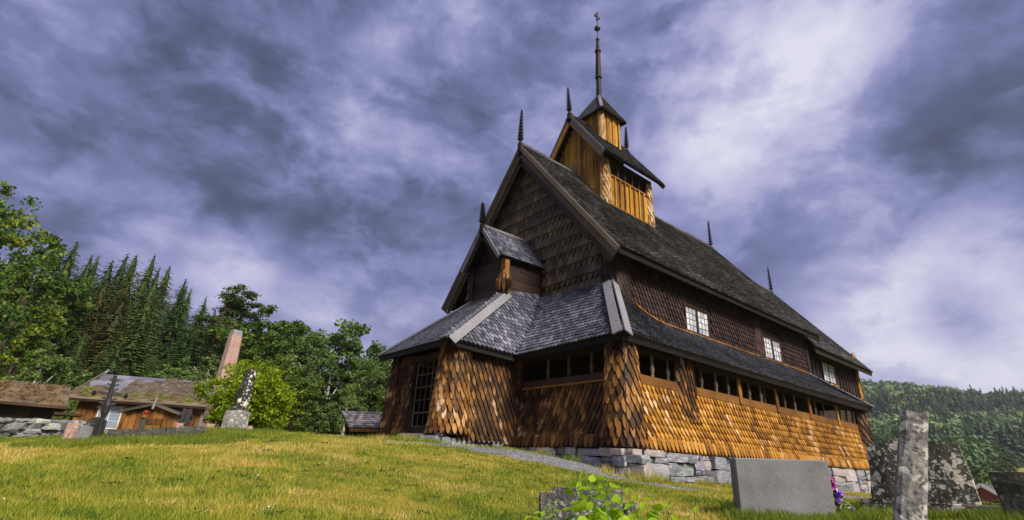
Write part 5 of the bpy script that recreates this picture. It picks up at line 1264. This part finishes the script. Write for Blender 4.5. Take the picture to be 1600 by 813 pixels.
# far wrought grave marker (carved, dark)
def iron_cross(x, y, h, label, lean=(0, 0), w=.30):
    z = g1(x, y); e = empty('grave_cross', (x, y, z)); tag(e, label, 'grave cross'); f_ = facing(x, y); u = Vector((math.cos(f_), math.sin(f_), 0)); ax = Vector((lean[0], lean[1], 1))
    P = Vector((x, y, z))
    MB().lathe(P-Vector((0, 0, .1)), [(.03, 0), (.032, h*.42), (.06, h*.5), (.065, h*.62), (.04, h*.72), (.03, h+.1)], 7, axis=ax).build('shaft', m_iron, e)
    c = P+ax*h*.70
    for s in (-1, 1):
        MB().bar(c, c+u*s*w*.5+ax*h*.02, .03, .045, ax).build('arm', m_iron, e); MB().lathe(c+u*s*w*.62-u*s*.02, [(.02, 0), (.06, .03), (.02, .07)], 7, axis=u*s).build('knob', m_iron, e)
    for k in range(7):
        p = P+ax*h*(.45+.075*k)
        for s in (-1, 1): MB().bar(p, p+u*s*(.13-.009*k)+Vector((0, 0, .05)), .028, .03).build('scroll', m_iron, e)
iron_cross(-9.92, 3.9, 1.12, 'tall black ornate grave cross in front of the cabin window', (-.03, .0), .36)
iron_cross(-8.62, 4.25, .50, 'short dark grave cross beside the small pink headstones', (.03, 0), .14)
random.seed(44)
def small_stone(x, y, w, h, material, label, roundtop=True, t=.10, rz=0):
    w *= .8; h *= .8; z = g1(x, y); o = taper('small_headstone', (x, y, z), (w, t), (w*.92, t*.9), h, facing(x, y)+rz, material, label, 'headstone', top=(lambda q: h*.16*(1-q*q)) if roundtop else None, seg=4, jag=.004); return o
small_stone(-10.30, 4.2, .26, .36, m_pink, 'small pale pink headstone left of the tall grave cross', False, rz=.3)
small_stone(-10.12, 4.0, .28, .27, m_granite, 'small round topped grey headstone at the left of the tall grave cross')
small_stone(-9.98, 4.5, .40, .42, m_lich_slab, 'dark headstone with curved top just behind the tall grave cross')
small_stone(-8.80, 3.95, .20, .13, m_pink, 'lowest pink headstone on the mound near the short cross')
small_stone(-8.70, 4.08, .18, .27, m_pink, 'upright pink headstone touching the short dark cross', False, rz=.2)
small_stone(-6.72, 6.9, .20, .18, m_pink, 'tiny pink stone at the foot of the bright bush')
small_stone(-9.25, 4.7, .12, .42, m_lich_slab, 'narrow dark grave marker with a red flower on top', False)
for k in range(6):
    a = k*1.05; pass
fl = empty('red_flower', (-9.25, 4.7, g1(-9.25, 4.7)+.42)); tag(fl, 'small red flower head on the narrow grave marker', 'flower')
V, F = leaf_cloud([(-9.25, 4.7, g1(-9.25, 4.7)+.47)], 40, (.05, .05, .05), .05, seed=3); obj_np('petals', V, F, m_redpetal, fl); MB().lathe((-9.25, 4.7, g1(-9.25, 4.7)+.38), [(.006, 0), (.006, .08)], 5).build('stem', m_stem, fl)
# mossy stone edge set into the mound
e = empty('stone_kerb', (-9.1, 3.25, g1(-9.1, 3.25))); tag(e, 'low mossy stone edging set in the grassy mound at the left', 'kerb'); random.seed(48)
for k in range(7):
    x = -9.72+k*.205; y = 3.36-k*.022; stone_mesh('stone', (x, y, g1(x, y)+.07), (.22, .2, .17), m_lich_slab, e, -.1, jag=.25)
# distant red house and lamp pole
x, y = 84, 7.2; zg = g1(x, y); e = empty('red_house', (x, y, zg)); tag(e, 'distant small red house with white trim beside the right headstones', 'house')
MB().box((x-3, y-2.6, zg-.5), (x+3, y+2.6, zg+2.3)).build('wall', m_white, e); MB().prism([(x-3.05, y-2.6, zg+2.3), (x-3.05, y+2.6, zg+2.3), (x-3.05, y, zg+4.1)], (6.1, 0, 0)).build('gable', m_red, e)
for s in (-1, 1): MB().prism([(x-3.4, y+s*3.1, zg+2.1), (x+3.4, y+s*3.1, zg+2.1), (x+3.4, y, zg+4.25), (x-3.4, y, zg+4.25)], (0, 0, .18)).build('roof', m_roof, e)
for s in (-1, 1): MB().bar((x-3.45, y+s*3.1, zg+2.15), (x-3.45, y, zg+4.3), .15, .35).build('barge_board', m_white, e)
e = empty('lamp_pole', (-12.95, 31.8, g1(-12.95, 31.8))); tag(e, 'thin grey pole with a light box among the trees at the left', 'pole'); z = g1(-12.95, 31.8)
MB().lathe((-12.95, 31.8, z), [(.07, 0), (.05, 4.3-z)], 7).build('post', m_greyboard, e); MB().box((-13.08, 31.7, 3.55), (-12.82, 31.9, 4.2)).build('box', m_slateroof, e)

# ------------------------------------------------------------------ foreground plants
def leaf_mesh(name, material):
    pts = [(0, 0), (.30, .10), (.46, .32), (.40, .60), (.20, .86), (0, 1.06)]; V = []; F = []
    for x, y in pts: V.append((0, y, -.06*math.sin(math.pi*min(1, y))))
    for s in (1, -1):
        for x, y in pts[1:-1]: V.append((s*x, y, .12*x+.05*math.sin(y*5)))
    n = len(pts); m = n-2
    for s in range(2):
        o_ = n+s*m; q = [(0, 1, o_), ] + [(i, i+1, o_+i, o_+i-1) for i in range(1, m)] + [(m, m+1, o_+m-1)]
        F += [f if s == 0 else f[::-1] for f in q]
    me = bpy.data.meshes.new(name); me.from_pydata(V, [], F); me.update(); me.materials.append(material); me.polygons.foreach_set('use_smooth', [True]*len(me.polygons)); return me
LEAF = leaf_mesh('leaf', m_plantleaf)
def lime_plant(x, y, tops, label, seed, base_spread=.08, leafsize=.085):
    random.seed(seed); zg = g1(x, y); e = empty('leafy_plant', (x, y, zg)); tag(e, label, 'plant')
    for (tx, ty, tz, n) in tops:
        b = Vector((x+(tx-x)*.5+random.gauss(0, base_spread*.4), y+(ty-y)*.5+random.gauss(0, base_spread*.4), zg-.02)); t = Vector((tx, ty, tz)); mb = MB(); limb(mb, b, t, .006, .003, 5, 4, .012); mb.build('stem', m_stem, e)
        for k in range(n):
            f = 1-.075*k-.02*random.random(); p = b.lerp(t, max(.2, f)); a = k*2.4+random.uniform(-.4, .4)
            s = leafsize*(.55+.18*min(k, 4))*random.uniform(.8, 1.15); tilt = random.uniform(-.9, .35) if k else 1.0
            o = bpy.data.objects.new('leaf', LEAF); link(o, e)
            st = Vector((math.cos(a), math.sin(a), .25))*s*.35
            o.matrix_basis = Matrix.Translation(p+st) @ Matrix.Rotation(a-math.pi/2, 4, 'Z') @ Matrix.Rotation(tilt, 4, 'X') @ Matrix.Rotation(random.gauss(0, .5), 4, 'Y') @ Matrix.Scale(s, 4)
            MB().bar(p, p+st*1.05, .003, .003).build('leaf_stalk', m_stem, e)
EPX = lambda u, v, d: (EYE + dir_px(u, v)*(d/math.hypot(dir_px(u, v).x, dir_px(u, v).y)))
def T_(u, v, d, n): p = EPX(u, v, d); return (p.x, p.y, p.z, n)
lime_plant(-7.75, -5.75, [T_(905, 742, 3.7, 9), T_(948, 738, 3.6, 10), T_(922, 752, 3.5, 9), T_(900, 760, 3.8, 8), T_(962, 762, 3.7, 8), T_(935, 778, 3.4, 8), T_(978, 770, 3.6, 7)], 'tall lime green leafy plant in front of the stepped headstone', 5)
lime_plant(-7.45, -6.1, [T_(1020, 772, 3.6, 8), T_(990, 780, 3.5, 8), T_(1042, 790, 3.5, 7), T_(1000, 795, 3.4, 7)], 'lime green leafy plant to the right of the stepped headstone', 6)
lime_plant(-7.95, -5.5, [T_(850, 795, 3.6, 7), T_(832, 800, 3.6, 7), T_(868, 785, 3.7, 7), T_(845, 805, 3.4, 6)], 'small lime green leafy plant to the left of the stepped headstone', 7, leafsize=.06)
lime_plant(-7.35, -6.35, [T_(1085, 800, 3.5, 5)], 'single lime green shoot at the lower edge right of the plants', 8)
# flowers behind the granite slab
def flower_clump(x, y, label, heads):
    zg = g1(x, y); e = empty('flower_clump', (x, y, zg)); tag(e, label, 'flowers'); random.seed(12)
    for i, (dx, dy, h, m, s) in enumerate(heads):
        p = (x+dx, y+dy, zg+h); MB().bar((x+dx*.5, y+dy*.5, zg), p, .006, .006, (1, 0, 0)).build('stem', m_stem, e)
        V, F = leaf_cloud([p], 14, (s*.6,)*3, s, seed=i, aspect=1.1); obj_np('flower', V, F, m, e)
    V, F = leaf_cloud([(x, y, zg+.06), (x+.05, y-.04, zg+.1)], 60, (.07, .07, .08), .05, seed=77, aspect=2.5); obj_np('foliage', V, F, m_stem, e)
p = EPX(1311, 790, 7.2); u_ = rt
flower_clump(p.x, p.y, 'magenta and violet flowers beside the grey granite headstone', [(rt.x*a, rt.y*a, h, m, s) for a, h, m, s in [(-.03, .34, m_magenta, .05), (-.02, .30, m_magenta, .05), (-.035, .27, m_magenta, .045), (.0, .25, m_lilac, .04), (-.02, .20, m_violet, .05), (.03, .21, m_violet, .05), (.05, .19, m_lilac, .045), (.0, .15, m_violet, .05), (.03, .14, m_lilac, .04), (-.01, .10, m_violet, .05), (.12, .07, m_violet, .045), (.02, .06, m_lilac, .04)]])
# low shrub between the right headstones
xx, yy = -2.4, -7.15; zg = g1(xx, yy); e = empty('low_shrub', (xx, yy, zg)); tag(e, 'low green shrub between the two dark headstones on the right', 'shrub')
r = np.random.default_rng(3); C = [(xx+r.normal(0, .14), yy+r.normal(0, .14), zg+r.uniform(.02, .36)) for _ in range(40)]; V, F = leaf_cloud(C, 40, (.08, .08, .07), .05, seed=4, aspect=2); obj_np('foliage', V, F, m_leaf, e)
mb = MB(); [limb(mb, (xx, yy, zg-.03), (xx+random.gauss(0, .15), yy+random.gauss(0, .15), zg+.3), .012, .004, 5, 2, .05) for _ in range(7)]; mb.build('stems', m_twig, e)

# ------------------------------------------------------------------ grass
def grass():
    r = np.random.default_rng(17)
    def blades(n, r0, r1, a0, a1, hmin, hmax, wmin, material, name, label, mask, power=1.0):
        d = r0+(r1-r0)*r.random(n)**power; a = r.uniform(R(a0), R(a1), n); x = EYE.x+d*np.cos(a); y = EYE.y+d*np.sin(a)
        k = mask(x, y); x, y, d = x[k], y[k], d[k]; n = len(x); z = ground(x, y)
        cl = .5+.5*np.sin(x*2.1+np.sin(y*1.7)*2)*np.sin(y*2.3+np.sin(x*1.3)*2); h = r.uniform(hmin, hmax, n)*(.6+.7*cl); w = wmin*(.6+.11*d)*r.uniform(.7, 1.3, n); t = r.uniform(0, 2*np.pi, n)
        ln = r.normal(0, .45, (n, 2))*h[:, None]
        B0 = np.c_[x-np.cos(t)*w, y-np.sin(t)*w, z-.012]; B1 = np.c_[x+np.cos(t)*w, y+np.sin(t)*w, z-.012]; T = np.c_[x+ln[:, 0], y+ln[:, 1], z+h]
        V = np.stack([B0, B1, T], 1).reshape(-1, 3); tag(obj_np(name, V, np.arange(3*n).reshape(-1, 3), material), label, 'grass', kind='stuff')
    pp = path_pts(60)
    def open_(x, y, m=.06):
        inc = (x > -.30) & (x < 18.2) & (y > -.12) & (y < 12.5) | ((x > -2.75) & (x < 0) & (y > 4.15) & (y < 8.2))
        d = np.min(np.hypot(x[:, None]-pp[None, :, 0], y[:, None]-pp[None, :, 1])-pp[None, :, 2]*.92, axis=1)
        return ~inc & (d > r.normal(0, .10, len(x)))
    blades(430000, 3.6, 24, -2, 104, .022, .058, .0040, m_blade, 'grass', 'short dry grass of the churchyard lawn', open_, 1.25)
    def near_base(x, y):
        s = ((y > -.75) & (y < -.12) & (x > -.8) & (x < 18)) & (np.sin(x*3.1)+np.sin(x*1.3+2) > .1)
        w = ((x > -.7) & (x < -.25) & (y > -.8) & (y < 3)) & (np.sin(y*6) > .5)
        p_ = ((x > -3.6) & (x < -2.7) & (y > 3.6) & (y < 8.5))
        return (s | w | p_) & (r.random(len(x)) < .55)
    blades(420000, 6, 29, 20, 75, .08, .24, .0036, m_blade, 'tall_grass', 'taller dry grass left along the foot of the church walls', near_base)
    def left_(x, y): return (np.hypot(x+9.3, y-3.3) < 1.7) | ((x < -6) & (y > 5.2) & (y < 12) & (r.random(len(x)) < .5)) | (np.hypot(x+7.2, y-6.4) < 1.2)
    blades(200000, 8, 22, 70, 104, .04, .11, .0036, m_greenblade, 'green_grass', 'fresh green grass on the mound and near the graves', left_)
    def stones_(x, y):
        k = np.zeros(len(x), bool)
        for px_, py_, q in ((-4.4, -5.6, .75), (-3.05, -6.5, .9), (-3.7, -7.5, .7), (-7.1, -5.2, .6)): k |= np.hypot(x-px_, y-py_) < q
        return k
    blades(160000, 2.8, 9, -2, 60, .04, .13, .0036, m_greenblade, 'green_grass', 'fresh green grass round the nearest gravestones', stones_)
grass()
def weeds():
    r = np.random.default_rng(71); n = 260; d = 4.5+13*r.random(n)**1.1; a = r.uniform(R(10), R(100), n); x = EYE.x+d*np.cos(a); y = EYE.y+d*np.sin(a)
    k = ~((x > -2.8) & (y > -1.2)); x, y = x[k], y[k]; z = ground(x, y)
    C = np.c_[x, y, z+.012]; V, F = leaf_cloud(C, 16, (.10, .10, .012), .035, seed=72, aspect=1.3)
    tag(obj_np('clover', V, F, m_weed), 'patches of dark green clover and weeds in the lawn', 'weeds', kind='stuff')
    m = r.random(len(x)) < .16; C = np.c_[x[m], y[m], z[m]+.05]; V, F = leaf_cloud(C, 5, (.12, .12, .02), .014, seed=73, aspect=1.0)
    tag(obj_np('clover_flowers', V, F, m_lilac), 'tiny pale clover flowers in the lawn', 'flowers', kind='stuff')
m_weed = foliage('clover_leaf', [(0, (.03, .07, .012)), (.5, (.06, .12, .018)), (1, (.13, .19, .025))], .3, 2.)
weeds()
# ------------------------------------------------------------------ thin haze in the valley air
def haze():
    o = MB().box((-2400, -2400, -12), (2400, 2400, 150)).build('haze', None)
    m = bpy.data.materials.new('thin_haze'); m.use_nodes = True; nt = m.node_tree; nt.nodes.clear()
    out = nt.nodes.new('ShaderNodeOutputMaterial'); v = nt.nodes.new('ShaderNodeVolumePrincipled')
    v.inputs['Color'].default_value = (.86, .90, 1, 1); v.inputs['Density'].default_value = HAZE; v.inputs['Anisotropy'].default_value = .2
    nt.links.new(v.outputs[0], out.inputs['Volume']); o.data.materials.append(m); tag(o, 'thin bluish haze in the valley air', 'haze', kind='stuff')
HAZE = .0002
haze()
cleanup_tags()
